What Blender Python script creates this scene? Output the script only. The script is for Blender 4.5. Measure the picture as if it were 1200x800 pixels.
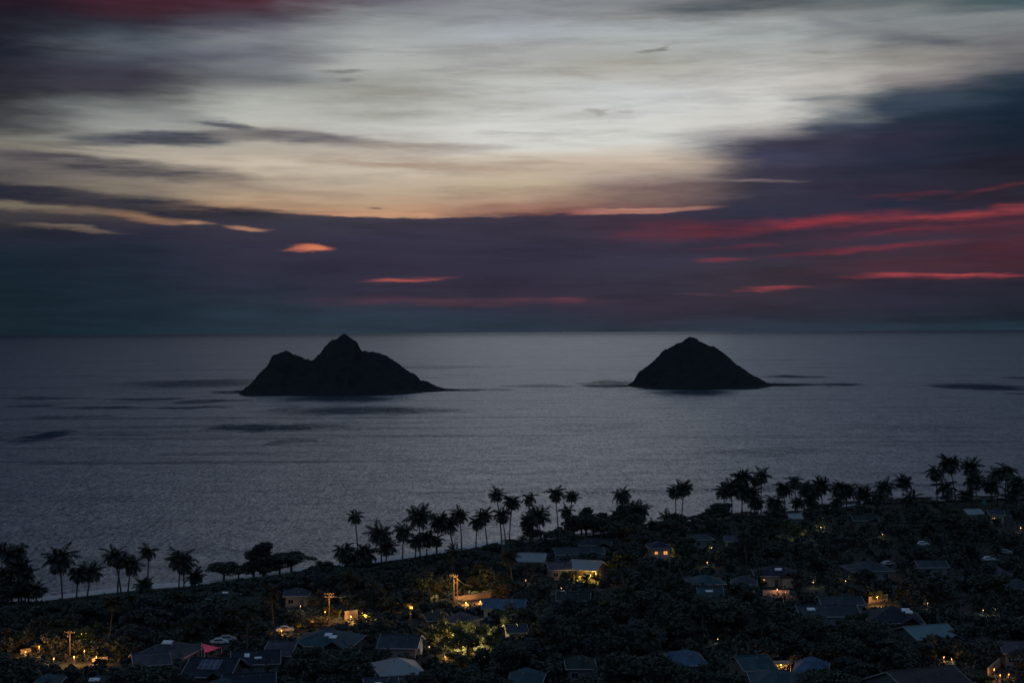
import bpy, math, random
import numpy as np
from mathutils import Matrix, Vector, Euler, noise as mnoise

for o in list(bpy.data.objects):
    bpy.data.objects.remove(o)
SC = bpy.context.scene
COL = SC.collection
R = math.radians
rnd = random.Random(11)

# ------------------------------------------------------------------ camera
CAM_H = 75.0
FPX = 1800.0                      # focal length in pixels of a 1200 px wide frame
PITCH = math.atan(12.0 / FPX)
ROLL = R(-0.3)
camd = bpy.data.cameras.new('camera')
camd.sensor_width = 36.0
camd.lens = 36.0 * FPX / 1200.0
camd.clip_start = 0.5
camd.clip_end = 120000
cam = bpy.data.objects.new('camera', camd)
COL.objects.link(cam)
RM = Matrix.Rotation(math.pi / 2 - PITCH, 4, 'X') @ Matrix.Rotation(ROLL, 4, 'Z')
cam.matrix_world = Matrix.Translation((0, 0, CAM_H)) @ RM
SC.camera = cam
R3 = RM.to_3x3()


def ray(x, y):
    return (R3 @ Vector(((x - 600) / FPX, -(y - 400) / FPX, -1.0))).normalized()


def gp(x, y, z=0.0):
    """The world point at height z seen at photo position (x, y): used once, to lay the plan out."""
    d = ray(x, y)
    t = (z - CAM_H) / d.z
    return Vector((d.x * t, d.y * t, z))


def proj(p):
    q = R3.transposed() @ (Vector(p) - Vector((0, 0, CAM_H)))
    return (600 + FPX * q.x / -q.z, 400 - FPX * q.y / -q.z, -q.z)


def lin(c):
    out = []
    for v in c[:3]:
        v = v / 255.0
        out.append(v / 12.92 if v <= 0.04045 else ((v + 0.055) / 1.055) ** 2.4)
    return tuple(out) + (1.0,)


# ------------------------------------------------------------------ view
SC.view_settings.view_transform = 'Standard'
SC.view_settings.look = 'None'
SC.view_settings.exposure = 0.0
SC.view_settings.gamma = 1.0
SC.view_settings.use_curve_mapping = False
SC.cycles.max_bounces = 4
SC.cycles.diffuse_bounces = 2
SC.cycles.glossy_bounces = 2
SC.cycles.transparent_max_bounces = 4
SC.cycles.sample_clamp_indirect = 3.0

# ------------------------------------------------------------------ world: dawn sky with cloud bands
W = bpy.data.worlds.new('World')
SC.world = W
W.use_nodes = True
nt = W.node_tree
nt.nodes.clear()
N = nt.nodes
L = nt.links


def nd(t, **kw):
    n = N.new(t)
    for k, v in kw.items():
        setattr(n, k, v)
    return n


def mth(op, a, b=None, c=None, clamp=False):
    n = nd('ShaderNodeMath', operation=op)
    n.use_clamp = clamp
    for i, v in enumerate((a, b, c)):
        if v is None:
            continue
        if isinstance(v, (int, float)):
            n.inputs[i].default_value = v
        else:
            L.new(v, n.inputs[i])
    return n.outputs[0]


def mrange(v, a, b, c=0.0, d=1.0, smooth=False):
    n = nd('ShaderNodeMapRange')
    n.interpolation_type = 'SMOOTHSTEP' if smooth else 'LINEAR'
    n.clamp = True
    L.new(v, n.inputs['Value'])
    for k, x in (('From Min', a), ('From Max', b), ('To Min', c), ('To Max', d)):
        n.inputs[k].default_value = x
    return n.outputs[0]


def mixc(f, a, b, mode='MIX'):
    n = nd('ShaderNodeMix', data_type='RGBA', blend_type=mode)
    for s, v in ((n.inputs[0], f), (n.inputs[6], a), (n.inputs[7], b)):
        if isinstance(v, (int, float)):
            s.default_value = v
        elif isinstance(v, tuple):
            s.default_value = v
        else:
            L.new(v, s)
    return n.outputs[2]


DEG = 180 / math.pi
tc = nd('ShaderNodeTexCoord')
nrm = nd('ShaderNodeVectorMath', operation='NORMALIZE')
L.new(tc.outputs['Generated'], nrm.inputs[0])
sep = nd('ShaderNodeSeparateXYZ')
L.new(nrm.outputs[0], sep.inputs[0])
az = mth('MULTIPLY', mth('ARCTAN2', sep.outputs[0], sep.outputs[1]), DEG)
el = mth('MULTIPLY', mth('ARCSINE', sep.outputs[2]), DEG)
P0 = nd('ShaderNodeCombineXYZ')
L.new(az, P0.inputs[0])
L.new(el, P0.inputs[1])


def stretch_noise(sx, sy, detail, rough, w=0.0):
    m = nd('ShaderNodeMapping')
    L.new(P0.outputs[0], m.inputs[0])
    m.inputs['Scale'].default_value = (sx, sy, 1)
    m.inputs['Location'].default_value = (w, w * 1.7, w)
    m.inputs['Rotation'].default_value = (0, 0, 0)
    n = nd('ShaderNodeTexNoise')
    n.inputs['Scale'].default_value = 1.0
    n.inputs['Detail'].default_value = detail
    n.inputs['Roughness'].default_value = rough
    L.new(m.outputs[0], n.inputs['Vector'])
    return n


n1 = stretch_noise(0.30, 2.0, 4.0, 0.58, 3.1)
n2 = stretch_noise(0.10, 0.8, 3.0, 0.5, 9.7)
sb = nd('ShaderNodeVectorMath', operation='SUBTRACT')
L.new(n1.outputs['Color'], sb.inputs[0])
sb.inputs[1].default_value = (0.5, 0.5, 0.5)
sc1 = nd('ShaderNodeVectorMath', operation='MULTIPLY')
L.new(sb.outputs[0], sc1.inputs[0])
sc1.inputs[1].default_value = (3.4, 0.55, 0)
ad = nd('ShaderNodeVectorMath', operation='ADD')
L.new(P0.outputs[0], ad.inputs[0])
L.new(sc1.outputs[0], ad.inputs[1])
sb2 = nd('ShaderNodeVectorMath', operation='SUBTRACT')
L.new(n2.outputs['Color'], sb2.inputs[0])
sb2.inputs[1].default_value = (0.5, 0.5, 0.5)
sc2 = nd('ShaderNodeVectorMath', operation='MULTIPLY')
L.new(sb2.outputs[0], sc2.inputs[0])
sc2.inputs[1].default_value = (2.0, 0.35, 0)
ad2 = nd('ShaderNodeVectorMath', operation='ADD')
L.new(ad.outputs[0], ad2.inputs[0])
L.new(sc2.outputs[0], ad2.inputs[1])
PW = ad2.outputs[0]
sepw = nd('ShaderNodeSeparateXYZ')
L.new(PW, sepw.inputs[0])
wel = sepw.outputs[1]
waz = sepw.outputs[0]


def azel(x, y):
    d = ray(x, y)
    return math.degrees(math.atan2(d.x, d.y)), math.degrees(math.asin(d.z))


EL_TOP = 12.6
# broad bands of the cloud deck: at nine bearings, colour against elevation (photo y is only a handy unit here)
COLS = [
 (0, [(0,(40,28,40)),(20,(30,30,40)),(60,(31,35,47)),(112,(42,44,52)),(128,(60,62,66)),(148,(68,70,74)),(160,(112,110,104)),(175,(128,122,114)),(200,(86,82,84)),(216,(84,80,80)),(226,(52,50,60)),(240,(62,62,66)),(258,(60,58,62)),(268,(36,40,52)),(300,(25,38,50)),(345,(21,36,46)),(396,(22,37,47))]),
 (150, [(0,(64,36,48)),(14,(58,38,49)),(26,(46,44,56)),(44,(66,74,84)),(56,(92,98,108)),(70,(66,70,82)),(90,(58,57,69)),(108,(62,61,70)),(120,(108,112,112)),(134,(134,138,136)),(150,(150,152,148)),(172,(164,158,146)),(188,(176,166,152)),(205,(126,118,110)),(220,(128,118,106)),(236,(90,84,82)),(254,(66,58,62)),(270,(44,44,60)),(290,(34,42,58)),(330,(27,39,52)),(392,(25,43,55))]),
 (300, [(0,(80,48,62)),(12,(74,56,68)),(26,(82,82,94)),(40,(116,118,126)),(52,(124,128,134)),(62,(106,108,118)),(78,(118,122,128)),(92,(116,120,122)),(108,(152,154,150)),(122,(172,174,168)),(140,(180,181,174)),(160,(168,162,154)),(182,(176,166,152)),(192,(200,186,168)),(212,(176,160,142)),(232,(178,152,126)),(246,(176,142,116)),(251,(72,66,72)),(258,(54,54,68)),(285,(50,48,64)),(310,(46,46,64)),(340,(40,46,62)),(365,(36,50,64)),(390,(34,50,62))]),
 (450, [(0,(108,108,118)),(14,(134,138,142)),(40,(156,160,160)),(60,(168,172,170)),(80,(170,172,168)),(96,(154,155,150)),(106,(156,157,150)),(122,(174,174,168)),(134,(168,169,162)),(152,(194,194,190)),(166,(184,178,170)),(180,(188,176,163)),(204,(194,180,162)),(222,(178,160,140)),(236,(182,156,130)),(246,(182,144,116)),(252,(184,140,112)),(255,(60,57,70)),(280,(52,50,68)),(310,(48,46,64)),(350,(48,47,64)),(365,(42,54,70)),(389,(38,55,67))]),
 (600, [(0,(134,138,142)),(20,(142,146,152)),(40,(164,170,176)),(55,(164,166,166)),(85,(170,170,166)),(100,(190,192,188)),(124,(184,184,180)),(140,(202,202,198)),(156,(209,209,205)),(175,(207,205,199)),(185,(198,186,170)),(200,(188,172,154)),(212,(188,172,148)),(224,(178,154,132)),(242,(166,130,110)),(249,(140,98,88)),(253,(58,52,67)),(290,(48,48,66)),(330,(46,44,62)),(352,(48,46,63)),(372,(38,50,66)),(388,(36,52,66))]),
 (750, [(0,(128,132,136)),(18,(146,148,150)),(30,(164,170,174)),(50,(168,172,170)),(70,(160,160,152)),(88,(176,174,168)),(110,(198,202,202)),(140,(205,205,201)),(165,(209,209,204)),(178,(202,194,182)),(190,(192,174,156)),(205,(174,158,146)),(218,(128,108,104)),(232,(126,104,98)),(243,(110,82,82)),(250,(60,50,66)),(264,(62,48,64)),(284,(56,50,68)),(300,(52,52,70)),(340,(50,48,64)),(360,(48,44,60)),(387,(40,52,66))]),
 (900, [(0,(120,124,128)),(18,(140,142,142)),(28,(158,162,162)),(40,(160,166,166)),(62,(170,172,170)),(80,(184,182,178)),(100,(200,198,194)),(120,(202,202,198)),(143,(196,194,188)),(156,(140,136,138)),(168,(66,65,84)),(180,(60,62,84)),(200,(60,58,74)),(235,(50,50,66)),(250,(44,48,66)),(276,(54,46,64)),(300,(54,50,66)),(320,(54,48,60)),(345,(52,46,58)),(360,(46,44,58)),(386,(40,54,68))]),
 (975, [(0,(104,112,116)),(14,(124,128,130)),(28,(140,144,146)),(45,(146,149,150)),(62,(160,160,157)),(80,(172,170,165)),(95,(182,179,174)),(108,(170,168,164)),(116,(140,142,142)),(124,(150,150,148)),(132,(118,124,128)),(140,(112,118,122)),(149,(66,72,88)),(165,(54,54,72)),(190,(50,52,70)),(220,(48,46,62)),(240,(44,46,64)),(262,(54,44,62)),(282,(54,50,66)),(300,(56,47,60)),(320,(60,46,58)),(340,(48,44,58)),(360,(44,44,58)),(386,(39,54,67))]),
 (1050, [(0,(98,108,112)),(8,(118,122,124)),(20,(130,136,138)),(34,(128,132,135)),(50,(130,132,132)),(66,(150,148,142)),(82,(156,152,148)),(94,(138,131,131)),(103,(98,98,106)),(112,(60,72,84)),(125,(56,68,84)),(140,(40,52,68)),(160,(44,44,62)),(190,(38,44,62)),(220,(44,42,58)),(240,(38,42,60)),(262,(56,44,60)),(282,(54,50,66)),(298,(62,46,58)),(318,(70,46,58)),(332,(46,42,58)),(360,(40,42,58)),(375,(34,44,56)),(386,(38,54,66))]),
 (1200, [(0,(72,92,98)),(10,(84,98,104)),(16,(124,130,132)),(36,(120,124,126)),(50,(110,110,114)),(62,(118,116,118)),(74,(92,92,98)),(82,(92,96,102)),(90,(46,60,74)),(105,(27,42,58)),(130,(24,38,54)),(160,(22,34,48)),(185,(34,34,48)),(210,(36,36,48)),(236,(46,40,54)),(255,(62,44,58)),(280,(66,42,56)),(300,(72,40,54)),(316,(58,40,52)),(333,(38,38,52)),(360,(33,38,50)),(375,(24,36,48)),(385,(34,50,64))]),
]
fac_el = mrange(wel, -0.3, EL_TOP)
sky = None
prev = None
for cx, stops in COLS:
    a0 = azel(cx, 200)[0]
    rp = nd('ShaderNodeValToRGB')
    L.new(fac_el, rp.inputs[0])
    cr = rp.color_ramp
    cr.interpolation = 'LINEAR'
    pts = sorted(((azel(cx, y)[1] + 0.3) / (EL_TOP + 0.3), c) for y, c in stops)
    while len(cr.elements) < len(pts):
        cr.elements.new(0.5)
    for i, (p, c) in enumerate(pts):
        cr.elements[i].position = min(1.0, max(0.0, p))
        cr.elements[i].color = lin(c)
    if sky is None:
        sky = rp.outputs[0]
    else:
        sky = mixc(mrange(waz, prev, a0, smooth=True), sky, rp.outputs[0])
    prev = a0

n3 = stretch_noise(0.35, 3.6, 5.0, 0.62, 21.0)
shred = mrange(n3.outputs['Fac'], 0.36, 0.62, 0.6, 1.0)
n5 = stretch_noise(0.55, 5.5, 5.0, 0.65, 63.0)
shred2 = mrange(n5.outputs['Fac'], 0.34, 0.6, 0.35, 1.05)
# single cloud streaks: bearing/height of centre, half length, half height, slope, colour, opacity, softness
STREAKS = [
 (230,-2,250,12,-.01,(76,38,50),.4,1),(240,30,90,8,.0,(66,68,84),.5,1),
 (130,196,200,11,.085,(60,58,69),.9,.7),(350,222,130,6,.10,(148,130,116),.6,.9),
 (110,236,250,11,.075,(38,40,54),.97,.5),
 (95,248,150,7,.075,(126,106,90),.7,.9),(175,257,64,5.5,.06,(154,114,90),.8,.9),
 (10,240,90,4,.05,(120,114,98),.8,.8),
 (80,268,75,2.6,.09,(120,104,92),.7,.9),(228,260,28,4,.04,(178,136,106),.8,.9),(286,266,32,3.5,.04,(172,126,100),.85,.9),
 (150,95,190,20,-.03,(58,57,70),.75,1),(235,66,80,6,-.02,(74,76,88),.6,1),(310,92,70,7,-.03,(104,108,114),.6,1),(170,161,100,8,.0,(56,62,78),.9,.8),(255,145,45,8,.15,(82,84,94),.8,.9),
 (190,162,120,9,.0,(58,64,80),.95,.8),(120,168,70,5,.0,(80,82,92),.8,.9),(268,146,36,8,.15,(84,86,96),.85,.9),(350,161,140,9,.04,(90,86,93),.92,.8),(480,170,140,6,.03,(142,128,120),.7,.9),
 (210,138,46,9,.2,(122,124,126),.7,1),(80,172,75,3,.1,(104,102,98),.6,.9),
 (500,194,190,5.5,.045,(160,136,120),.8,.9),(620,192,90,4,.02,(168,146,130),.6,1),
 (410,83,42,2.2,.0,(112,114,114),.8,1),(402,94,26,3,.0,(108,110,112),.8,1),(370,91,70,8,.0,(138,142,143),.7,1),
 (490,108,130,10,.12,(150,148,141),.65,1),(470,134,64,7,.04,(154,156,148),.6,1),(620,124,70,7,.03,(166,166,160),.5,1),(590,157,60,2.5,.02,(174,172,168),.6,1),
 (865,5,150,15,-.03,(78,86,92),.95,.8),(770,22,80,3.5,.03,(118,118,118),.6,1),(700,5,60,5,.0,(118,122,126),.5,1),
 (778,55,15,4,-.12,(112,112,106),.75,1),(775,66,36,10,.1,(150,150,144),.5,1),(690,88,34,8,.1,(154,150,141),.5,1),(702,132,14,3.5,0,(160,157,152),.7,1),(735,131,16,2.5,-.05,(178,174,168),.6,1),
 (1085,46,85,11,.12,(92,96,104),.85,.9),(985,31,60,9,.16,(116,118,125),.7,1),(968,60,26,3.5,0,(140,138,130),.6,1),(1190,66,50,4,0,(96,96,100),.6,1),
 (1010,136,80,5,-.04,(72,82,94),.6,1),(955,128,60,5,-.03,(150,148,150),.5,1),(960,116,70,4,-.03,(98,106,110),.55,1),
 (450,252.5,190,2.6,.01,(198,150,119),.8,.8),(560,243,70,6,-.02,(146,110,98),.6,1),(560,228,70,5,-.05,(152,130,114),.5,1),(440,243,16,1.8,0,(110,86,80),.8,1),
 (360,292.5,42,4.6,-.02,(196,112,86),.95,.7),(368,292.5,26,2.6,0,(216,126,92),.8,.8),
 (480,326,72,3.6,-.05,(120,62,76),.85,.6),(475,327,42,2.2,-.04,(156,80,74),.8,.7),
 (540,353,230,6,.0,(80,54,68),.75,.9),(655,352,30,3,-.03,(104,56,70),.7,.9),
 (760,246.5,125,4.2,-.035,(182,130,114),.9,.6),(650,240,150,6,.0,(144,104,96),.5,1),(690,250,120,2.8,-.03,(150,88,82),.7,.8),(830,232,60,4,0,(112,96,98),.4,1),
 (885,211.5,70,2.4,.0,(130,116,114),.65,.9),(800,222,90,4,0,(104,86,88),.5,1),
 (800,271,120,11,-.02,(112,46,64),.7,.9),(960,261,130,8,-.09,(158,52,66),.95,.6),(1130,251,200,6.5,-.055,(168,60,69),.97,.5),
 (1100,268,240,12,-.07,(92,44,62),.6,1),(1110,266,130,3,-.06,(124,46,64),.8,.8),(960,283,90,3,-.06,(46,50,66),.6,1),
 (1010,292,140,4.5,-.07,(130,47,65),.85,.7),(840,305,52,3.6,.02,(140,54,68),.85,.7),(865,288,70,3,-.03,(86,50,66),.6,1),
 (1120,308,200,8,-.03,(76,42,56),.5,1),(1180,284,110,8,-.05,(88,42,56),.5,1),(1040,281,110,4,-.05,(48,46,62),.6,1),(1090,299,120,3,-.03,(52,46,60),.6,1),(1150,262,80,2.5,-.05,(54,42,56),.7,1),
 (1100,324,140,3.6,-.012,(166,68,73),.97,.5),(905,337,58,2.8,.01,(152,66,74),.9,.6),(820,344,60,2,.0,(82,60,74),.6,1),
 (1070,229,75,5,-.03,(92,46,64),.75,1),(1165,222,50,6,-.2,(108,45,60),.7,1),
]
for (x, y, a, b, sl, c, op, soft) in STREAKS:
    A, E = azel(x, y)
    m = nd('ShaderNodeMapping', vector_type='TEXTURE')
    L.new(PW, m.inputs[0])
    m.inputs['Location'].default_value = (A, E, 0)
    m.inputs['Rotation'].default_value = (0, 0, math.atan(-sl))
    m.inputs['Scale'].default_value = (a / 30.4, b * 1.25 / 31.0, 1)
    g = nd('ShaderNodeTexGradient', gradient_type='SPHERICAL')
    L.new(m.outputs[0], g.inputs[0])
    red = c[0] > 1.6 * c[1] and c[1] < 90
    f = mrange(g.outputs['Fac'], 0.0, max(0.35, 0.95 * soft) if not red else 1.0, 0.0, op if not red else 1.0, smooth=True)
    if red:
        f = mth('MULTIPLY', f, shred2)
    elif a > 45:
        f = mth('MULTIPLY', f, shred)
    if c[1] < 64 and c[0] > 70 and c[0] > 1.35 * c[2]:
        c = (int(c[0] * 0.85 + 2), int(c[1] * 0.96 + 2), int(c[2] * 0.90 + 3))
    sky = mixc(f, sky, lin(c))

# fine wisps
n4 = stretch_noise(0.16, 1.5, 6.0, 0.66, 47.0)
wisp = mth('MULTIPLY', mrange(n3.outputs['Fac'], 0.3, 0.7, 0.93, 1.03), mrange(n4.outputs['Fac'], 0.36, 0.56, 0.87, 1.06, smooth=True))
wc = nd('ShaderNodeCombineColor')
for i in range(3):
    L.new(wisp, wc.inputs[i])
sky = mixc(1.0, sky, wc.outputs[0], 'MULTIPLY')

# above the frame: unseen sky, its brightness shaped to light sea and land
HI = 1.0
azf = mth('ABSOLUTE', mth('SUBTRACT', az, 3.0))
front = mrange(azf, 2.0, 25.0, 1.0, 0.0, smooth=True)
hi = mixc(front, lin((24, 33, 48)), lin((116, 124, 140)))
zen = mixc(mrange(el, 38.0, 75.0, smooth=True), hi, lin((94, 115, 142)))
sky = mixc(mrange(el, 11.9, 16.0, smooth=True), sky, zen)
# west, behind the camera: unseen sky brightened as blue fill on the land
back = mrange(azf, 60.0, 140.0, 0.0, 1.0, smooth=True)
sky = mixc(back, sky, lin((94, 115, 142)))

nish = nd('ShaderNodeTexSky', sky_type='NISHITA')
nish.sun_disc = False
SUN_EL, SUN_AZ = R(2.0), R(2.0)
nish.sun_elevation = SUN_EL
nish.sun_rotation = SUN_AZ
nish.altitude = 75
bg1 = nd('ShaderNodeBackground')
L.new(sky, bg1.inputs[0])
bg1.inputs[1].default_value = 1.0
bg2 = nd('ShaderNodeBackground')
L.new(nish.outputs[0], bg2.inputs[0])
bg2.inputs[1].default_value = 0.0001
adds = nd('ShaderNodeAddShader')
L.new(bg1.outputs[0], adds.inputs[0])
L.new(bg2.outputs[0], adds.inputs[1])
wo = nd('ShaderNodeOutputWorld')
L.new(adds.outputs[0], wo.inputs[0])
W.cycles.sampling_method = 'MANUAL'
W.cycles.sample_map_resolution = 512

sund = bpy.data.lights.new('sun', 'SUN')
sund.energy = 0.015
sund.angle = R(12)
sund.color = (1.0, 0.9, 0.78)
sun = bpy.data.objects.new('sun', sund)
COL.objects.link(sun)
se = R(8.0)
sdir = Vector((math.sin(SUN_AZ) * math.cos(se), math.cos(SUN_AZ) * math.cos(se), math.sin(se)))
sun.rotation_euler = sdir.to_track_quat('Z', 'Y').to_euler()
sun.location = (0, 0, 200)

# ------------------------------------------------------------------ helpers
def tag(o, label=None, cat=None, group=None, kind=None):
    for k, v in (('label', label), ('category', cat), ('group', group), ('kind', kind)):
        if v:
            o[k] = v
    return o


def link(name, me, mat=None, parent=None):
    o = bpy.data.objects.new(name, me)
    COL.objects.link(o)
    if mat is not None and not me.materials:
        me.materials.append(mat)
    if parent is not None:
        o.parent = parent
    return o


def mesh_np(name, verts, faces_idx, nper):
    """verts (n,3) array, faces_idx flat array of nper-gons"""
    me = bpy.data.meshes.new(name)
    n = len(verts)
    nf = len(faces_idx) // nper
    me.vertices.add(n)
    me.vertices.foreach_set('co', np.asarray(verts, dtype=np.float32).ravel())
    me.loops.add(nf * nper)
    me.loops.foreach_set('vertex_index', np.asarray(faces_idx, dtype=np.int32))
    me.polygons.add(nf)
    me.polygons.foreach_set('loop_start', np.arange(0, nf * nper, nper, dtype=np.int32))
    me.polygons.foreach_set('loop_total', np.full(nf, nper, dtype=np.int32))
    me.update()
    me.validate()
    return me


def empty(name, loc, rz=0.0):
    o = bpy.data.objects.new(name, None)
    o.empty_display_size = 0.5
    COL.objects.link(o)
    o.location = loc
    o.rotation_euler = (0, 0, rz)
    return o


class MB:
    """collects boxes, prisms and tubes into one mesh"""
    def __init__(s):
        s.v, s.f = [], []

    def add(s, vs, fs):
        n = len(s.v)
        s.v += [tuple(v) for v in vs]
        s.f += [tuple(i + n for i in f) for f in fs]
        return s

    def box(s, c, d, rz=0.0, tilt=None):
        hx, hy, hz = d[0] / 2, d[1] / 2, d[2] / 2
        M = Matrix.Rotation(rz, 3, 'Z')
        if tilt is not None:
            M = M @ tilt
        vs = [Vector(c) + M @ Vector((x * hx, y * hy, z * hz)) for x in (-1, 1) for y in (-1, 1) for z in (-1, 1)]
        return s.add(vs, [(0, 1, 3, 2), (4, 6, 7, 5), (0, 4, 5, 1), (2, 3, 7, 6), (0, 2, 6, 4), (1, 5, 7, 3)])

    def tube(s, pts, rads, n=8, cap=True):
        pts = [Vector(p) for p in pts]
        base = len(s.v)
        for i, p in enumerate(pts):
            d = (pts[min(i + 1, len(pts) - 1)] - pts[max(i - 1, 0)]).normalized()
            u = d.orthogonal().normalized() if i == 0 else (u - d * u.dot(d)).normalized()
            w = d.cross(u)
            r = rads[i] if isinstance(rads, (list, tuple)) else rads
            for k in range(n):
                a = 2 * math.pi * k / n
                s.v.append(tuple(p + (u * math.cos(a) + w * math.sin(a)) * r))
        for i in range(len(pts) - 1):
            for k in range(n):
                a, b = base + i * n + k, base + i * n + (k + 1) % n
                s.f.append((a, b, b + n, a + n))
        if cap:
            s.f.append(tuple(base + k for k in range(n))[::-1])
            e = base + (len(pts) - 1) * n
            s.f.append(tuple(e + k for k in range(n)))
        return s

    def mesh(s, name):
        me = bpy.data.meshes.new(name)
        me.from_pydata(s.v, [], s.f)
        me.update()
        return me

    def build(s, name, mat, parent=None):
        return link(name, s.mesh(name), mat, parent)


# ------------------------------------------------------------------ materials
def new_mat(name):
    m = bpy.data.materials.new(name)
    m.use_nodes = True
    return m, m.node_tree, m.node_tree.nodes['Principled BSDF']


def surf(name, col, rough=0.8, col2=None, scale=3.0, bump=0.0, spec=0.3, metal=0.0, kind='noise', coord='Object'):
    m, t, b = new_mat(name)
    b.inputs['Roughness'].default_value = rough
    b.inputs['Specular IOR Level'].default_value = spec
    b.inputs['Metallic'].default_value = metal
    c1 = tuple(col) + (1,)
    c2 = tuple(col2 if col2 else [x * 0.6 for x in col]) + (1,)
    tcn = t.nodes.new('ShaderNodeTexCoord')
    if kind == 'ribs':
        tx = t.nodes.new('ShaderNodeTexWave')
        tx.inputs['Scale'].default_value = scale
        tx.inputs['Distortion'].default_value = 0.6
        tx.inputs['Detail'].default_value = 3
    else:
        tx = t.nodes.new('ShaderNodeTexNoise')
        tx.inputs['Scale'].default_value = scale
        tx.inputs['Detail'].default_value = 5
        tx.inputs['Roughness'].default_value = 0.65
    t.links.new(tcn.outputs[coord], tx.inputs['Vector'])
    mx = t.nodes.new('ShaderNodeMix')
    mx.data_type = 'RGBA'
    rr = t.nodes.new('ShaderNodeMapRange')
    rr.inputs['From Min'].default_value = 0.35
    rr.inputs['From Max'].default_value = 0.65
    t.links.new(tx.outputs['Fac'], rr.inputs['Value'])
    t.links.new(rr.outputs[0], mx.inputs[0])
    mx.inputs[6].default_value = c1
    mx.inputs[7].default_value = c2
    t.links.new(mx.outputs[2], b.inputs['Base Color'])
    if bump:
        bp = t.nodes.new('ShaderNodeBump')
        bp.inputs['Strength'].default_value = bump
        bp.inputs['Distance'].default_value = 0.1
        t.links.new(tx.outputs['Fac'], bp.inputs['Height'])
        t.links.new(bp.outputs[0], b.inputs['Normal'])
    return m


def roof_mat(name, col, rough=0.75, spec=0.2, shingle=True, stain=0.4):
    """shingle or ribbed metal courses with weather stains"""
    m, t, b = new_mat(name)
    b.inputs['Roughness'].default_value = rough
    b.inputs['Specular IOR Level'].default_value = spec
    g = t.nodes.new('ShaderNodeTexCoord')
    br = t.nodes.new('ShaderNodeTexBrick')
    br.inputs['Scale'].default_value = 2.2
    br.inputs['Mortar Size'].default_value = 0.04
    br.inputs['Color1'].default_value = tuple(col) + (1,)
    br.inputs['Color2'].default_value = tuple(c * 0.78 for c in col) + (1,)
    br.inputs['Mortar'].default_value = tuple(c * 0.5 for c in col) + (1,)
    t.links.new(g.outputs['Object'], br.inputs['Vector'])
    nz = t.nodes.new('ShaderNodeTexNoise')
    nz.inputs['Scale'].default_value = 0.45
    nz.inputs['Detail'].default_value = 8
    nz.inputs['Roughness'].default_value = 0.7
    t.links.new(g.outputs['Object'], nz.inputs['Vector'])
    rr = t.nodes.new('ShaderNodeMapRange')
    rr.inputs['From Min'].default_value = 0.38
    rr.inputs['From Max'].default_value = 0.62
    t.links.new(nz.outputs['Fac'], rr.inputs['Value'])
    mx = t.nodes.new('ShaderNodeMix')
    mx.data_type = 'RGBA'
    mx.inputs[7].default_value = tuple(c * stain for c in col) + (1,)
    t.links.new(rr.outputs[0], mx.inputs[0])
    t.links.new(br.outputs['Color'], mx.inputs[6])
    t.links.new(mx.outputs[2], b.inputs['Base Color'])
    bp = t.nodes.new('ShaderNodeBump')
    bp.inputs['Strength'].default_value = 0.4
    bp.inputs['Distance'].default_value = 0.05
    t.links.new(br.outputs['Fac'], bp.inputs['Height'])
    t.links.new(bp.outputs[0], b.inputs['Normal'])
    return m


def leaf_mat(name, col, col2, rough=0.6):
    m, t, b = new_mat(name)
    b.inputs['Roughness'].default_value = rough
    b.inputs['Specular IOR Level'].default_value = 0.25
    oi = t.nodes.new('ShaderNodeNewGeometry')
    nz = t.nodes.new('ShaderNodeTexNoise')
    nz.inputs['Scale'].default_value = 0.35
    nz.inputs['Detail'].default_value = 4
    t.links.new(oi.outputs['Position'], nz.inputs['Vector'])
    rr = t.nodes.new('ShaderNodeMapRange')
    rr.inputs['From Min'].default_value = 0.35
    rr.inputs['From Max'].default_value = 0.65
    t.links.new(nz.outputs['Fac'], rr.inputs['Value'])
    mx = t.nodes.new('ShaderNodeMix')
    mx.data_type = 'RGBA'
    mx.inputs[6].default_value = tuple(col) + (1,)
    mx.inputs[7].default_value = tuple(col2) + (1,)
    t.links.new(rr.outputs[0], mx.inputs[0])
    t.links.new(mx.outputs[2], b.inputs['Base Color'])
    return m


def glow(name, col, strength):
    m, t, b = new_mat(name)
    b.inputs['Base Color'].default_value = tuple(col) + (1,)
    b.inputs['Emission Color'].default_value = tuple(col) + (1,)
    b.inputs['Emission Strength'].default_value = strength
    return m


M = {}
M['leaf'] = leaf_mat('leaf_dark', (0.044, 0.058, 0.050), (0.060, 0.074, 0.062))
M['leaf2'] = leaf_mat('leaf_olive', (0.052, 0.064, 0.046), (0.066, 0.080, 0.054))
M['leaf_lit'] = leaf_mat('leaf_lamplit', (0.10, 0.12, 0.04), (0.12, 0.11, 0.05))  # brighter, yellower leaf: lamplight painted into the crowns beside lamps
M['leaf3'] = leaf_mat('leaf_blue', (0.045, 0.062, 0.062), (0.06, 0.078, 0.072))
M['palmleaf'] = leaf_mat('palm_leaf', (0.040, 0.050, 0.040), (0.048, 0.060, 0.046))
M['bark'] = surf('bark', (0.10, 0.085, 0.07), 0.9, (0.06, 0.05, 0.04), 4.0, 0.4)
M['palmbark'] = surf('palm_bark', (0.11, 0.10, 0.085), 0.9, (0.07, 0.06, 0.05), 5.0, 0.4)
M['ground'] = surf('ground_soil_grass', (0.04, 0.052, 0.042), 0.95, (0.05, 0.05, 0.045), 0.25, 0.3, 0.1)
M['sand'] = surf('sand', (0.66, 0.64, 0.62), 0.9, (0.55, 0.53, 0.51), 0.6, 0.2, 0.2)
M['asphalt'] = surf('asphalt', (0.05, 0.05, 0.052), 0.85, (0.036, 0.036, 0.038), 1.5, 0.2)
M['rock'] = surf('island_rock', (0.030, 0.031, 0.034), 0.95, (0.022, 0.025, 0.027), 0.08, 0.5, 0.1)
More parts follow.
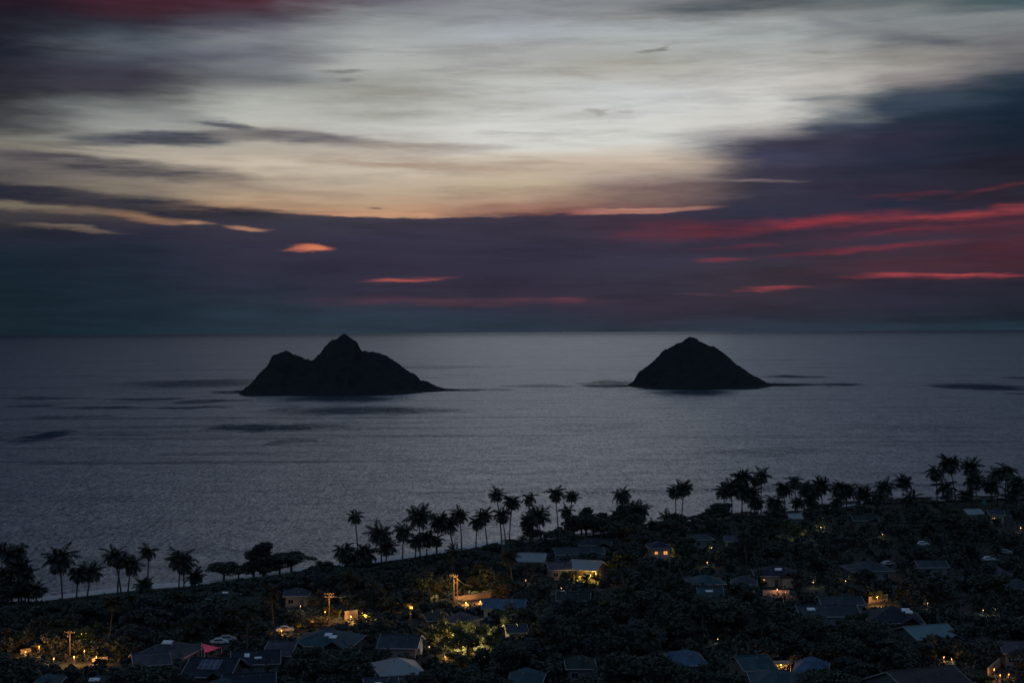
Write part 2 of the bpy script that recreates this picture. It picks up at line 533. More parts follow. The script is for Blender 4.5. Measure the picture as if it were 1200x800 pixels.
M['foam'] = surf('foam', (0.80, 0.81, 0.84), 0.7, (0.6, 0.62, 0.66), 1.2)
M['wall_white'] = surf('wall_white', (0.42, 0.43, 0.43), 0.85, (0.35, 0.35, 0.35), 0.9)
M['wall_grey'] = surf('wall_grey', (0.20, 0.215, 0.23), 0.85, (0.16, 0.17, 0.18), 0.9)
M['wall_tan'] = surf('wall_tan', (0.42, 0.34, 0.25), 0.85, (0.34, 0.27, 0.20), 0.9)
M['wall_dark'] = surf('wall_dark', (0.16, 0.13, 0.11), 0.85, (0.11, 0.09, 0.08), 0.9)
M['trim'] = surf('trim_white', (0.42, 0.42, 0.42), 0.6, (0.3, 0.3, 0.3), 2.0)
M['trim_dark'] = surf('trim_dark', (0.10, 0.09, 0.085), 0.7, (0.07, 0.065, 0.06), 2.0)
M['r_teal'] = roof_mat('roof_teal', (0.060, 0.136, 0.168))
M['r_blue'] = roof_mat('roof_blue', (0.096, 0.192, 0.320))
M['r_slate'] = roof_mat('roof_slate', (0.068, 0.096, 0.124))
M['r_light'] = roof_mat('roof_light', (0.320, 0.384, 0.416), 0.5, 0.5, True, 0.7)
M['r_aqua'] = roof_mat('roof_aqua', (0.160, 0.304, 0.336), 0.55, 0.5, True, 0.6)
M['r_navy'] = roof_mat('roof_navy', (0.036, 0.052, 0.080))
M['r_brown'] = roof_mat('roof_brown', (0.104, 0.092, 0.096))
M['r_mauve'] = roof_mat('roof_mauve', (0.128, 0.128, 0.160))
M['r_green'] = roof_mat('roof_green', (0.040, 0.068, 0.064))
M['skylight'] = surf('skylight_dome', (0.85, 0.87, 0.9), 0.25, (0.7, 0.72, 0.75), 2.0, 0, 0.5)
M['solar'] = surf('solar_cell', (0.05, 0.09, 0.16), 0.12, (0.03, 0.05, 0.09), 6.0, 0, 0.8)
M['glass'] = surf('window_glass', (0.02, 0.025, 0.03), 0.08, (0.015, 0.02, 0.025), 1.0, 0, 0.6)
M['glass_lit'] = glow('window_lit', (1.0, 0.36, 0.08), 0.9)
M['glass_lit2'] = glow('window_lit_pale', (1.0, 0.66, 0.32), 1.1)
M['bulb'] = glow('bulb_warm', (1.0, 0.42, 0.10), 1.5)
M['bulb_dim'] = glow('bulb_dim', (1.0, 0.55, 0.22), 0.35)
M['bulb_w'] = glow('bulb_pale', (0.95, 0.9, 0.75), 1.2)
M['pole'] = surf('weathered_wood', (0.17, 0.13, 0.095), 0.9, (0.11, 0.085, 0.06), 6.0, 0.3)
M['metal'] = surf('galvanised_metal', (0.35, 0.36, 0.37), 0.4, (0.28, 0.29, 0.3), 5.0, 0, 0.5, 0.6)
M['cable'] = surf('cable_black', (0.03, 0.03, 0.03), 0.6)
M['car_white'] = surf('car_paint_white', (0.7, 0.71, 0.72), 0.25, (0.66, 0.67, 0.68), 1.0, 0, 0.6)
M['car_silver'] = surf('car_paint_silver', (0.42, 0.43, 0.45), 0.25, (0.38, 0.39, 0.41), 1.0, 0, 0.6)
M['rubber'] = surf('rubber', (0.02, 0.02, 0.02), 0.8)
M['pink'] = surf('pink_cloth', (0.60, 0.11, 0.20), 0.7, (0.42, 0.08, 0.15), 2.0)
M['greencloth'] = surf('green_canvas', (0.03, 0.17, 0.13), 0.8, (0.02, 0.11, 0.09), 2.0)

# ------------------------------------------------------------------ the sea
def water_material():
    m, t, b = new_mat('sea_water')
    LK = t.links.new
    nn = t.nodes.new
    b.inputs['Base Color'].default_value = (0.006, 0.010, 0.014, 1)
    b.inputs['IOR'].default_value = 1.33
    b.inputs['Specular Tint'].default_value = (0.80, 0.91, 1.0, 1)
    b.inputs['Specular IOR Level'].default_value = 0.5
    geo = nn('ShaderNodeNewGeometry')
    pos = geo.outputs['Position']

    def noise(sx, sy, detail, rough, off=0.0):
        mp = nn('ShaderNodeMapping')
        mp.inputs['Scale'].default_value = (sx, sy, 1)
        mp.inputs['Location'].default_value = (off, off, 0)
        LK(pos, mp.inputs[0])
        z = nn('ShaderNodeTexNoise')
        z.inputs['Scale'].default_value = 1.0
        z.inputs['Detail'].default_value = detail
        z.inputs['Roughness'].default_value = rough
        LK(mp.outputs[0], z.inputs['Vector'])
        return z

    def math_(op, a, bb=None, cl=False):
        q = nn('ShaderNodeMath')
        q.operation = op
        q.use_clamp = cl
        for i, v in enumerate((a, bb)):
            if v is None:
                continue
            if isinstance(v, (int, float)):
                q.inputs[i].default_value = v
            else:
                LK(v, q.inputs[i])
        return q.outputs[0]

    def rng(v, a, bb, c=0.0, d=1.0):
        q = nn('ShaderNodeMapRange')
        q.interpolation_type = 'SMOOTHSTEP'
        LK(v, q.inputs['Value'])
        for k, x in (('From Min', a), ('From Max', bb), ('To Min', c), ('To Max', d)):
            q.inputs[k].default_value = x
        return q.outputs[0]

    # calm slicks, reef shallows and painted island reflections: long dark patches
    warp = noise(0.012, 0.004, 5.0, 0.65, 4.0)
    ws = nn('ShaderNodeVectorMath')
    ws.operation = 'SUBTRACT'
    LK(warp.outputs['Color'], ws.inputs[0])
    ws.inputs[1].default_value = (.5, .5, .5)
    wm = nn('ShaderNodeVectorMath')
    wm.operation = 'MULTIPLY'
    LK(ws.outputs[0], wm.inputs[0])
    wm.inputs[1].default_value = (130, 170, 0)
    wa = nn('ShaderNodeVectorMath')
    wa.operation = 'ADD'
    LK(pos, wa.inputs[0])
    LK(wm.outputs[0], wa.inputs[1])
    slick_and_reflection = None
    for (x, y, a, hb, op) in SLICKS_AND_REFLECTIONS:
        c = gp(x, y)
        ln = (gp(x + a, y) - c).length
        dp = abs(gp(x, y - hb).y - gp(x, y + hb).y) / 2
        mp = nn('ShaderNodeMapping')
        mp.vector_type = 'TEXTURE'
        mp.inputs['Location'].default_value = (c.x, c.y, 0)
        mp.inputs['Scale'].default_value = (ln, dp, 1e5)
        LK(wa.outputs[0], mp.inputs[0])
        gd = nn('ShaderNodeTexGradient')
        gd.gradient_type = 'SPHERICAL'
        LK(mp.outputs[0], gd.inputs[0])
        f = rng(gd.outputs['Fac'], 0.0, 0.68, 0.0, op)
        slick_and_reflection = f if slick_and_reflection is None else math_('MAXIMUM', slick_and_reflection, f)
    # faint long streaks everywhere
    st = noise(0.0022, 0.016, 6.0, 0.6, 31.0)
    streak = rng(st.outputs['Fac'], 0.52, 0.70, 0.0, 0.55)
    slick_and_reflection = math_('MAXIMUM', slick_and_reflection, streak)
    keep = math_('SUBTRACT', 1.0, math_('MULTIPLY', slick_and_reflection, 0.4), True)
    wv1 = noise(0.42, 0.20, 5.0, 0.68, 0.0)
    wv2 = noise(0.035, 0.022, 3.0, 0.55, 8.0)
    h = math_('ADD', math_('MULTIPLY', wv1.outputs['Fac'], 1.0), math_('MULTIPLY', wv2.outputs['Fac'], 3.0))
    bp = nn('ShaderNodeBump')
    bp.inputs['Distance'].default_value = WAVE
    LK(h, bp.inputs['Height'])
    LK(math_('ADD', math_('MULTIPLY', keep, 0.85), 0.12), bp.inputs['Strength'])
    LK(bp.outputs[0], b.inputs['Normal'])
    LK(math_('ADD', math_('MULTIPLY', keep, WROUGH), 0.10), b.inputs['Roughness'])
    # fine ripples at every distance: patches of facets turned to or from the sky
    rp = noise(0.030, 0.050, 9.0, 0.78, 60.0)
    rip = rng(rp.outputs['Fac'], 0.34, 0.66, -0.12, 0.16)
    g1 = noise(0.80, 0.30, 2.0, 0.6, 17.0)
    g2 = noise(0.30, 0.060, 2.0, 0.6, 77.0)
    rip = math_('ADD', rip, rng(g1.outputs['Fac'], 0.33, 0.67, -0.26, 0.26))
    rip = math_('ADD', rip, rng(g2.outputs['Fac'], 0.33, 0.67, -0.12, 0.12))
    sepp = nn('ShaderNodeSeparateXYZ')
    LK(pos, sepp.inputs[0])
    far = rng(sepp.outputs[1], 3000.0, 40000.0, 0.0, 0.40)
    glo = nn('ShaderNodeBsdfGlossy')
    glo.inputs['Color'].default_value = (0.47, 0.515, 0.575, 1)
    LK(bp.outputs[0], glo.inputs['Normal'])
    LK(math_('ADD', math_('MULTIPLY', keep, WROUGH), 0.14), glo.inputs['Roughness'])
    # ruffled water, reefs and painted island reflections show the dark water body
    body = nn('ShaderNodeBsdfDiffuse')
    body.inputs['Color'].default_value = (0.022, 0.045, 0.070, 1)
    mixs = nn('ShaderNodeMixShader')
    f0 = math_('ADD', math_('MULTIPLY', slick_and_reflection, 0.66), 0.22)
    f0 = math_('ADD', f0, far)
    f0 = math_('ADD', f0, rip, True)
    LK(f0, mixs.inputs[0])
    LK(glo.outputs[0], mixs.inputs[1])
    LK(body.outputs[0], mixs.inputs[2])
    LK(mixs.outputs[0], t.nodes['Material Output'].inputs[0])
    return m


WAVE = 1.5
WROUGH = 0.15
SLICKS_AND_REFLECTIONS = [  # x, y, half length, half height, strength
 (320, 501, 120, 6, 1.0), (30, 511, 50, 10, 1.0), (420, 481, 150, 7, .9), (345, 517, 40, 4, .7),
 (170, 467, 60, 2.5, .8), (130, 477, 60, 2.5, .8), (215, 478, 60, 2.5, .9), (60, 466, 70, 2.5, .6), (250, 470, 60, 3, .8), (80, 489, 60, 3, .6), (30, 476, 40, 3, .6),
 (230, 449, 120, 7, .75), (400, 467, 95, 6, 1.0), (815, 460, 70, 5, 1.0), (715, 452, 42, 3.5, 1.0), (925, 451, 50, 3, 1.0), (540, 457, 40, 3, .9), (272, 459, 40, 3, .9), (560, 457, 60, 2.5, .6), (640, 452, 60, 3, .6),  # patches right below both islands are painted in as their dark reflections
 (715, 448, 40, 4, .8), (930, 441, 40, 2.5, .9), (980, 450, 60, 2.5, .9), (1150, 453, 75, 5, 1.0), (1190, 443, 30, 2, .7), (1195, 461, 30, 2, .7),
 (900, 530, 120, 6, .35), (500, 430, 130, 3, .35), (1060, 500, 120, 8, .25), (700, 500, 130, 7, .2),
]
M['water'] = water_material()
wb = MB()
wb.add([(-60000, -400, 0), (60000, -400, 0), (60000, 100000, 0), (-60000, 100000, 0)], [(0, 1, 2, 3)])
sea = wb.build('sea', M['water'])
tag(sea, kind='structure')

# ------------------------------------------------------------------ coast line
S_PX = [(-140,714),(0,707),(60,699),(100,694),(150,688),(200,683),(240,680),(300,674),(340,668),(400,660),(460,653),(520,644),(560,638),(600,633),(650,628),(750,618),(800,610),(860,603),(930,600),(1010,586),(1100,585),(1200,581),(1350,575)]
SW = [gp(x, y, 0.0) for x, y in S_PX]
sx = [p.x for p in SW]
sy = [p.y for p in SW]
# beyond both ends the bay swings gently
sx = [-1600, -700, -330] + sx + [sx[-1] + 200, 1000, 2000]
sy = [300, 330, 360] + sy + [sy[-1] + 60, 900, 950]


def shore(x):
    return float(np.interp(x, sx, sy))


def ground_z(x, y):
    d = shore(x) - y
    if d < 0:
        return -0.5 + max(d, -10) * 0.05
    z = min(1.7, -0.5 + d * 0.22)
    z += 0.25 * mnoise.noise(Vector((x * 0.02, y * 0.02, 0))) * min(1, max(0, d - 10) / 10)
    if y < 250:
        z += 68 * ((250 - y) / 250) ** 1.6 if y > -150 else 68 * 1.6 ** 1.6
    return z


xs = np.concatenate([np.arange(-1600, -300, 50), np.arange(-300, 420, 6), np.arange(420, 2001, 50)])


def strip(name, ds, mat, zoff, kind='structure', ylim=None):
    v, f = [], []
    nx = len(xs)
    for j, d in enumerate(ds):
        for x in xs:
            wob = 0.9 * mnoise.noise(Vector((x * 0.06, 3.3, 0)))
            y = shore(x) - d - (wob if d < 22 else 0)
            if ylim is not None and j == len(ds) - 1:
                y = ylim
            v.append((x, y, ground_z(x, y) + zoff))
    for j in range(len(ds) - 1):
        for i in range(nx - 1):
            a = j * nx + i
            f.append((a, a + nx, a + nx + 1, a + 1))
    me = bpy.data.meshes.new(name)
    me.from_pydata(v, [], f)
    me.update()
    for p in me.polygons:
        p.use_smooth = True
    o = link(name, me, mat)
    tag(o, kind=kind)
    return o


strip('beach', [-12, -4, 0, 2, 4, 6, 8, 10, 14, 18, 21], M['sand'], 0.0)
strip('ground', [19.5] + list(np.arange(24, 470, 8)) + [520, 640], M['ground'], 0.02)
# wash of surf along the beach
v, f = [], []
for i, x in enumerate(np.arange(-300, 420, 1.5)):
    y = shore(x) - 2.2 - 0.9 * mnoise.noise(Vector((x * 0.06, 3.3, 0)))
    w = 1.5 + 1.2 * mnoise.noise(Vector((x * 0.11, 9, 0)))
    off = 0.9 * mnoise.noise(Vector((x * 0.2, 5, 0)))
    v += [(x, y + off + 1.4 + w, 0.012), (x, y + off + 0.9, 0.012)]
    if i:
        a = 2 * i
        f.append((a - 2, a - 1, a + 1, a))
me = bpy.data.meshes.new('surf')
me.from_pydata(v, [], f)
me.update()
tag(link('surf', me, M['foam']), kind='structure')

# ------------------------------------------------------------------ the two islands
def island(name, prof, ybase, depth, label, seed, front):
    """crest profile seen against the sea, given as photo points; the land behind and before it falls off to the water"""
    Yc = gp(prof[len(prof) // 2][0], ybase).y
    pts = []
    for x, y in prof:
        d = ray(x, y)
        t = Yc / d.y
        pts.append((d.x * t, CAM_H + d.z * t))
    px = [p[0] for p in pts]
    pz = [max(p[1], 0.0) for p in pts]
    X0, X1 = px[0], px[-1]
    nx, ny = 260, 120
    v, f = [], []
    hm = max(pz)
    for j in range(ny + 1):
        tj = -1 + 2 * j / ny
        for i in range(nx + 1):
            X = X0 + (X1 - X0) * i / nx
            hz = float(np.interp(X, px, pz))
            # width of the island at this place
            wdt = front * (0.12 + 0.88 * min(1.0, hz / (0.45 * hm)) ** 0.6)
            dy = tj * depth
            r = abs(dy) / (wdt if dy < 0 else wdt * 0.9)
            fall = max(0.0, 1 - r)
            shape = fall ** (0.85) if r < 1 else 0
            q = Vector((X * 0.02, dy * 0.02, seed))
            rough = mnoise.fractal(q, 1.0, 2.1, 6, noise_basis='PERLIN_ORIGINAL')
            rid = abs(mnoise.noise(Vector((X * 0.045 + seed, dy * 0.012, 7))))
            z = hz * shape
            z -= (abs(rough) * 9 + rid * 13) * min(1, r * 3) * min(1, z / 12)
            z += mnoise.fractal(q * 5, 1.0, 2.1, 3, noise_basis='PERLIN_ORIGINAL') * 1.9 * min(1, z / 8)
            z += abs(mnoise.noise(Vector((X * 0.35, dy * 0.3, seed)))) * 1.6 * min(1, z / 5)
            if hz * shape < 0.05:
                z = -2.0 - 2 * max(0, r - 1)
            yj = 10 * mnoise.noise(Vector((X * 0.02, seed, 1)))
            v.append((X, Yc + dy + yj * min(1, r), z))
    for j in range(ny):
        for i in range(nx):
            a = j * (nx + 1) + i
            f.append((a, a + 1, a + nx + 2, a + nx + 1))
    me = bpy.data.meshes.new(name)
    me.from_pydata(v, [], f)
    me.update()
    o = link(name, me, M['rock'])
    tag(o, label, 'island')
    return o


island('rocky_island', [(270,458.3),(280,457.8),(289,456),(293,451),(297,446),(304,438),(313,430),(317,423),(320,416.5),(326,414.5),(333,412.2),(340,413.3),(345,416),(352,418.6),(360,421.5),(366,422.4),(368,421),(372,416.5),(376,413),(380,407),(385,402),(388,399.5),(395,396),(400,393),(404,391),(408,393.5),(413,397.5),(419,402),(420,406),(424,412),(432,412.6),(440,413),(447,414.6),(452,416.6),(458,421),(465,425.5),(473,430.5),(480,435),(486,438.5),(490,443),(494,446.6),(502,447.4),(506,450.5),(512,453),(522,455),(532,456.2),(540,457.5)],
       457.5, 200, 'left twin-humped dark rocky island with a sharp central peak, standing in the sea', 2.3, 165)
island('rocky_island', [(708,453.6),(722,452.6),(736,451),(743,446),(748,437.5),(756,431),(762,426),(768,420),(775,413.5),(780,410),(785,407.5),(789,406.5),(792,404),(800,399),(805,396),(808,394.8),(813,395),(817,397),(824,401.5),(832,405.8),(836,405.6),(841,408.5),(848,414),(855,420),(862,426),(870,432),(876,435.5),(882,439),(888,442.5),(893,446),(898,448.4),(908,449.6),(922,450.2),(936,450.8),(945,451.8)],
       451.5, 200, 'right cone-shaped dark rocky island with one rounded summit, standing in the sea', 8.9, 150)
rk = MB()
for (x, y, a) in ((972, 453.0, 3.2), (968, 453.2, 1.6)):
    c = gp(x, y, 0)
    vs, fs = [], []
    for i in range(5):
        for k in range(10):
            an = 2 * math.pi * k / 10
            rr_ = a * math.cos(i / 4 * 1.45) * (1 + 0.25 * rnd.uniform(-1, 1))
            vs.append((c.x + rr_ * math.cos(an) * 1.5, c.y + rr_ * math.sin(an), -0.5 + (a * 0.45) * math.sin(i / 4 * 1.5)))
    for i in range(4):
        for k in range(10):
            fs.append((i * 10 + k, i * 10 + (k + 1) % 10, (i + 1) * 10 + (k + 1) % 10, (i + 1) * 10 + k))
    fs.append(tuple(40 + k for k in range(10)))
    rk.add(vs, fs)
    break
tag(rk.build('sea_rock', M['rock']), 'tiny dark rock alone on the water right of the cone-shaped island', 'rock')

# ------------------------------------------------------------------ vegetation meshes
def quads(cent, size, rs, flat=0.0, aspect=1.7):
    """leaf clumps: one bent-free quad per centre, random orientation; flat pulls normals to the vertical"""
    n = len(cent)
    nrm_ = rs.normal(size=(n, 3))
    nrm_[:, 2] = np.abs(nrm_[:, 2]) + flat
    nrm_ /= np.linalg.norm(nrm_, axis=1)[:, None]
    a = rs.normal(size=(n, 3))
    u = np.cross(nrm_, a)
    u /= np.linalg.norm(u, axis=1)[:, None]
    w = np.cross(nrm_, u)
    s = size * rs.uniform(0.6, 1.4, n)[:, None]
    hu, hw = u * s * 0.5 * aspect, w * s * 0.5
    tip = rs.uniform(0.1, 0.6, n)[:, None]
    V = np.stack([cent - hu - hw * tip, cent + hw * 0 - hw - hu * 0.1, cent + hu - hw * tip * 0.3, cent + hw + hu * 0.1], 1).reshape(-1, 3)
    F = np.arange(4 * n)
    return V, F


def crown_points(rs, lobes, n, shell=0.55):
    """lobes: (x,y,z,rx,ry,rz)"""
    w = np.array([l[3] * l[4] + l[4] * l[5] + l[3] * l[5] for l in lobes])
    idx = rs.choice(len(lobes), n, p=w / w.sum())
    Lb = np.array(lobes)[idx]
    d = rs.normal(size=(n, 3))
    d /= np.linalg.norm(d, axis=1)[:, None]
    r = (shell + (1 - shell) * rs.uniform(0, 1, n)) * rs.uniform(0.86, 1.08, n)
    return Lb[:, :3] + d * Lb[:, 3:] * r[:, None]


def make_tree(seed, kind):
    """unit tree 1 m tall and about 1 m wide: (trunk mesh, crown mesh)"""
    rs = np.random.RandomState(seed)
    lobes = []
    if kind == 'round':
        nb, zr, rr_, lr = 16, (0.40, 0.86), 0.36, (0.12, 0.21)
    elif kind == 'wide':
        nb, zr, rr_, lr = 20, (0.62, 0.88), 0.50, (0.10, 0.16)
    elif kind == 'spiky':
        nb, zr, rr_, lr = 22, (0.25, 0.92), 0.30, (0.08, 0.16)
    else:                       # loose
        nb, zr, rr_, lr = 13, (0.38, 0.92), 0.38, (0.09, 0.15)
    limbs = MB()
    top = 0.55 if kind != 'wide' else 0.5
    limbs.tube([(0, 0, -0.08), (0.01, 0.0, 0.2), (0.02, 0.01, top)], [0.04, 0.028, 0.018], 7)
    for i in range(nb):
        a = i * 2.4 + rs.uniform(-.4, .4)
        z = rs.uniform(*zr)
        k = math.sqrt((i + 0.5) / nb)
        env = math.sin(math.pi * min(1, max(0.12, (1.06 - z) / 0.8))) if kind != 'spiky' else (1.08 - z)
        rad = rr_ * k * max(0.25, env) if kind != 'wide' else rr_ * k
        if kind == 'wide':
            z = 0.86 - 0.22 * k * k + rs.uniform(-.05, .05)
        r = rs.uniform(*lr)
        x, y = rad * math.cos(a), rad * math.sin(a)
        z = min(z, 1 - r * 0.7)
        lobes.append((x, y, z, r * 1.15, r * 1.15, r * (0.8 if kind != 'wide' else 0.55)))
        limbs.tube([(0.01, 0, min(z - 0.12, 0.3 + 0.2 * rs.rand())), (x * 0.55, y * 0.55, z - 0.12), (x, y, z)], [0.015, 0.010, 0.004], 5)
    P = crown_points(rs, lobes, 2600 if kind != 'wide' else 2200)
    if kind == 'spiky':
        extra = crown_points(rs, lobes, 500, 1.0)
        P = np.concatenate([P, extra])
    V, F = quads(P, 0.042, rs, 0.2)
    return limbs.mesh('trunk'), mesh_np('crown', V, F, 4)


def make_palm_crown(seed, droop=1.0, nfr=22):
    """crown of a coconut palm, fronds about 1 unit long"""
    rs = np.random.RandomState(seed)
    V, F = [], []

    def q(a, b, c, d):
        n = len(V)
        V.extend([a, b, c, d])
        F.extend([n, n + 1, n + 2, n + 3])
    for i in range(nfr):
        az_ = i * 2.39996 + rs.uniform(-.25, .25)
        t0 = i / (nfr - 1)
        el0 = R(76) - R(98) * t0 + rs.uniform(-.12, .12)       # youngest upright, oldest hanging
        ln = rs.uniform(0.72, 1.1) * (0.82 + 0.25 * math.sin(math.pi * min(1, t0 + 0.2)))
        dh = np.array([math.cos(az_), math.sin(az_), 0.0])
        side = np.array([-math.sin(az_), math.cos(az_), 0.0])
        p = np.array([0, 0, 0.0])
        e = el0
        seg = 13
        prev_ = p
        for k in range(seg):
            u = (k + 1) / seg
            e = el0 - (0.9 + 1.0 * t0) * droop * u ** 1.3 * 1.1
            dirv = dh * math.cos(e) + np.array([0, 0, math.sin(e)])
            p = prev_ + dirv * ln / seg
            up = np.cross(side, dirv)
            w = 0.007 * (1.2 - u)
            q(prev_ - side * w, prev_ + side * w, p + side * w, p - side * w)
            ll = 0.27 * math.sin(math.pi * min(1, 0.14 + u * 0.86)) ** 0.7 + 0.02
            for s in (-1, 1):
                for h in (0.0, 0.5):
                    b = prev_ + (p - prev_) * h
                    hang = 0.25 + 0.75 * rs.rand() * (0.5 + t0)
                    tip = b + side * s * ll * rs.uniform(.75, 1.0) + dirv * ll * 0.55 - np.array([0, 0, 1]) * ll * hang
                    wd = dirv * 0.026
                    mid = b + (tip - b) * 0.5 + np.array([0, 0, 1]) * ll * 0.06
                    q(b - wd, mid - wd * 1.2, tip, mid + wd * 1.2)
            prev_ = p
    return mesh_np('crown', np.array(V), np.array(F), 4)


TREES = {k: [make_tree(s + 10 * i, k) for s in (1, 2, 3)] for i, k in enumerate(('round', 'wide', 'spiky', 'loose'))}
PALMS = [make_palm_crown(5, 1.0, 24), make_palm_crown(6, 1.25, 22), make_palm_crown(7, 0.8, 28), make_palm_crown(8, 1.1, 19), make_palm_crown(9, 1.4, 24), make_palm_crown(10, 0.95, 30), make_palm_crown(11, 1.2, 17), make_palm_crown(12, 0.7, 25)]
for k, lst in TREES.items():
    for tm, cm in lst:
        tm.materials.append(M['bark'])
        cm.materials.append(M['leaf'])


def tree(x, y, h, w, kind, label, group=None, cat='tree', mat=None, idx=None):
    tm, cm = TREES[kind][rnd.randrange(3) if idx is None else idx]
    r = empty('broadleaf_tree' if kind != 'spiky' else 'ironwood_tree', (x, y, ground_z(x, y) - 0.05), rnd.uniform(0, 6.28))
    r.scale = (w, w, h)
    link('trunk', tm, None, r)
    c = link('crown', cm, None, r)
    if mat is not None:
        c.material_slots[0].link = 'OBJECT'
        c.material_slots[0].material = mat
    tag(r, label, cat, group)
    return r


palm_count = 0


def palm(cx, cy, rpx, bx, by, label, lean_mid=0.0):
    """crown centre, crown radius and foot given as they are seen; all of it stands on the ground at the foot"""
    global palm_count
    palm_count += 1
    b = gp(bx, by, 1.6)
    b.z = ground_z(b.x, b.y)
    d = ray(cx, cy)
    t = b.y / d.y
    topx, topz = d.x * t, CAM_H + d.z * t
    sc = FPX / b.y
    rad = rpx / sc
    r = empty('coconut_palm', b, 0)
    T = Vector((topx - b.x, rnd.uniform(-1, 1), topz - b.z - rad * 0.10))
    m = MB()
    pts, rs_ = [], []
    for i in range(9):
        u = i / 8
        bend = math.sin(math.pi * u) * (0.03 * T.z + lean_mid) * (1 if T.x > 0 else -1)
        pts.append((T.x * u ** 1.35 - bend * 0.5 * (1 - u), T.y * u, T.z * u - 0.3 * (1 - u)))
        rs_.append(0.26 - 0.11 * u + (0.12 if i == 0 else 0))
    m.tube(pts, rs_, 7)
    m.build('trunk', M['palmbark'], r)
    cm = PALMS[palm_count % len(PALMS)]
    if not cm.materials:
        cm.materials.append(M['palmleaf'])
    c = link('crown', cm, None, r)
    c.location = T
    c.scale = (rad * 1.30 * rnd.uniform(.9, 1.1), rad * 1.30, rad * 1.30 * rnd.uniform(.85, 1.1))
    c.rotation_euler = (rnd.uniform(-.3, .3), rnd.uniform(-.3, .3), rnd.uniform(0, 6.28))
    tag(r, label, 'palm tree', 'coconut palms along the shore')
    return r


# ------------------------------------------------------------------ houses
PROTECT = []        # (x0, y0, x1, y1, distance): places in view that no tree may grow in front of
FOOT = []           # (x, y, radius) built ground


def roof_mesh(w, d, rise, kind, th=0.18):
    """gable or hip roof with real thickness, eaves at z = 0"""
    hw, hd = w / 2, d / 2
    if kind == 'hip':
        k = max(0.0, hw - hd)
        ridge = [(-k, 0, rise), (k, 0, rise)] if k > 0.1 else [(-0.1, 0, rise), (0.1, 0, rise)]
    else:
        ridge = [(-hw, 0, rise), (hw, 0, rise)]
    top = [(-hw, -hd, 0), (hw, -hd, 0), (hw, hd, 0), (-hw, hd, 0)] + ridge
    m = MB()
    n = 6
    bot = [(x, y, z - th) for x, y, z in top]
    f = [(0, 1, 5, 4), (2, 3, 4, 5), (3, 0, 4), (1, 2, 5)] if kind == 'hip' else [(0, 1, 5, 4), (2, 3, 4, 5)]
    fb = [tuple(i + n for i in reversed(q)) for q in f]
    if kind == 'hip':
        side = [(0, 1), (1, 2), (2, 3), (3, 0)]
        fs = [(a + n, b + n, b, a) for a, b in side]
    else:
        fs = [(0 + n, 1 + n, 1, 0), (2 + n, 3 + n, 3, 2), (1, 1 + n, 5 + n, 5), (5, 5 + n, 2 + n, 2), (3, 3 + n, 4 + n, 4), (4, 4 + n, n, 0)]
    m.add(top + bot, f + fb + fs)
    return m


def hash_pick(p, q):
    return (math.sin(p * 12.9898 + q * 78.233) * 43758.5453) % 1.0


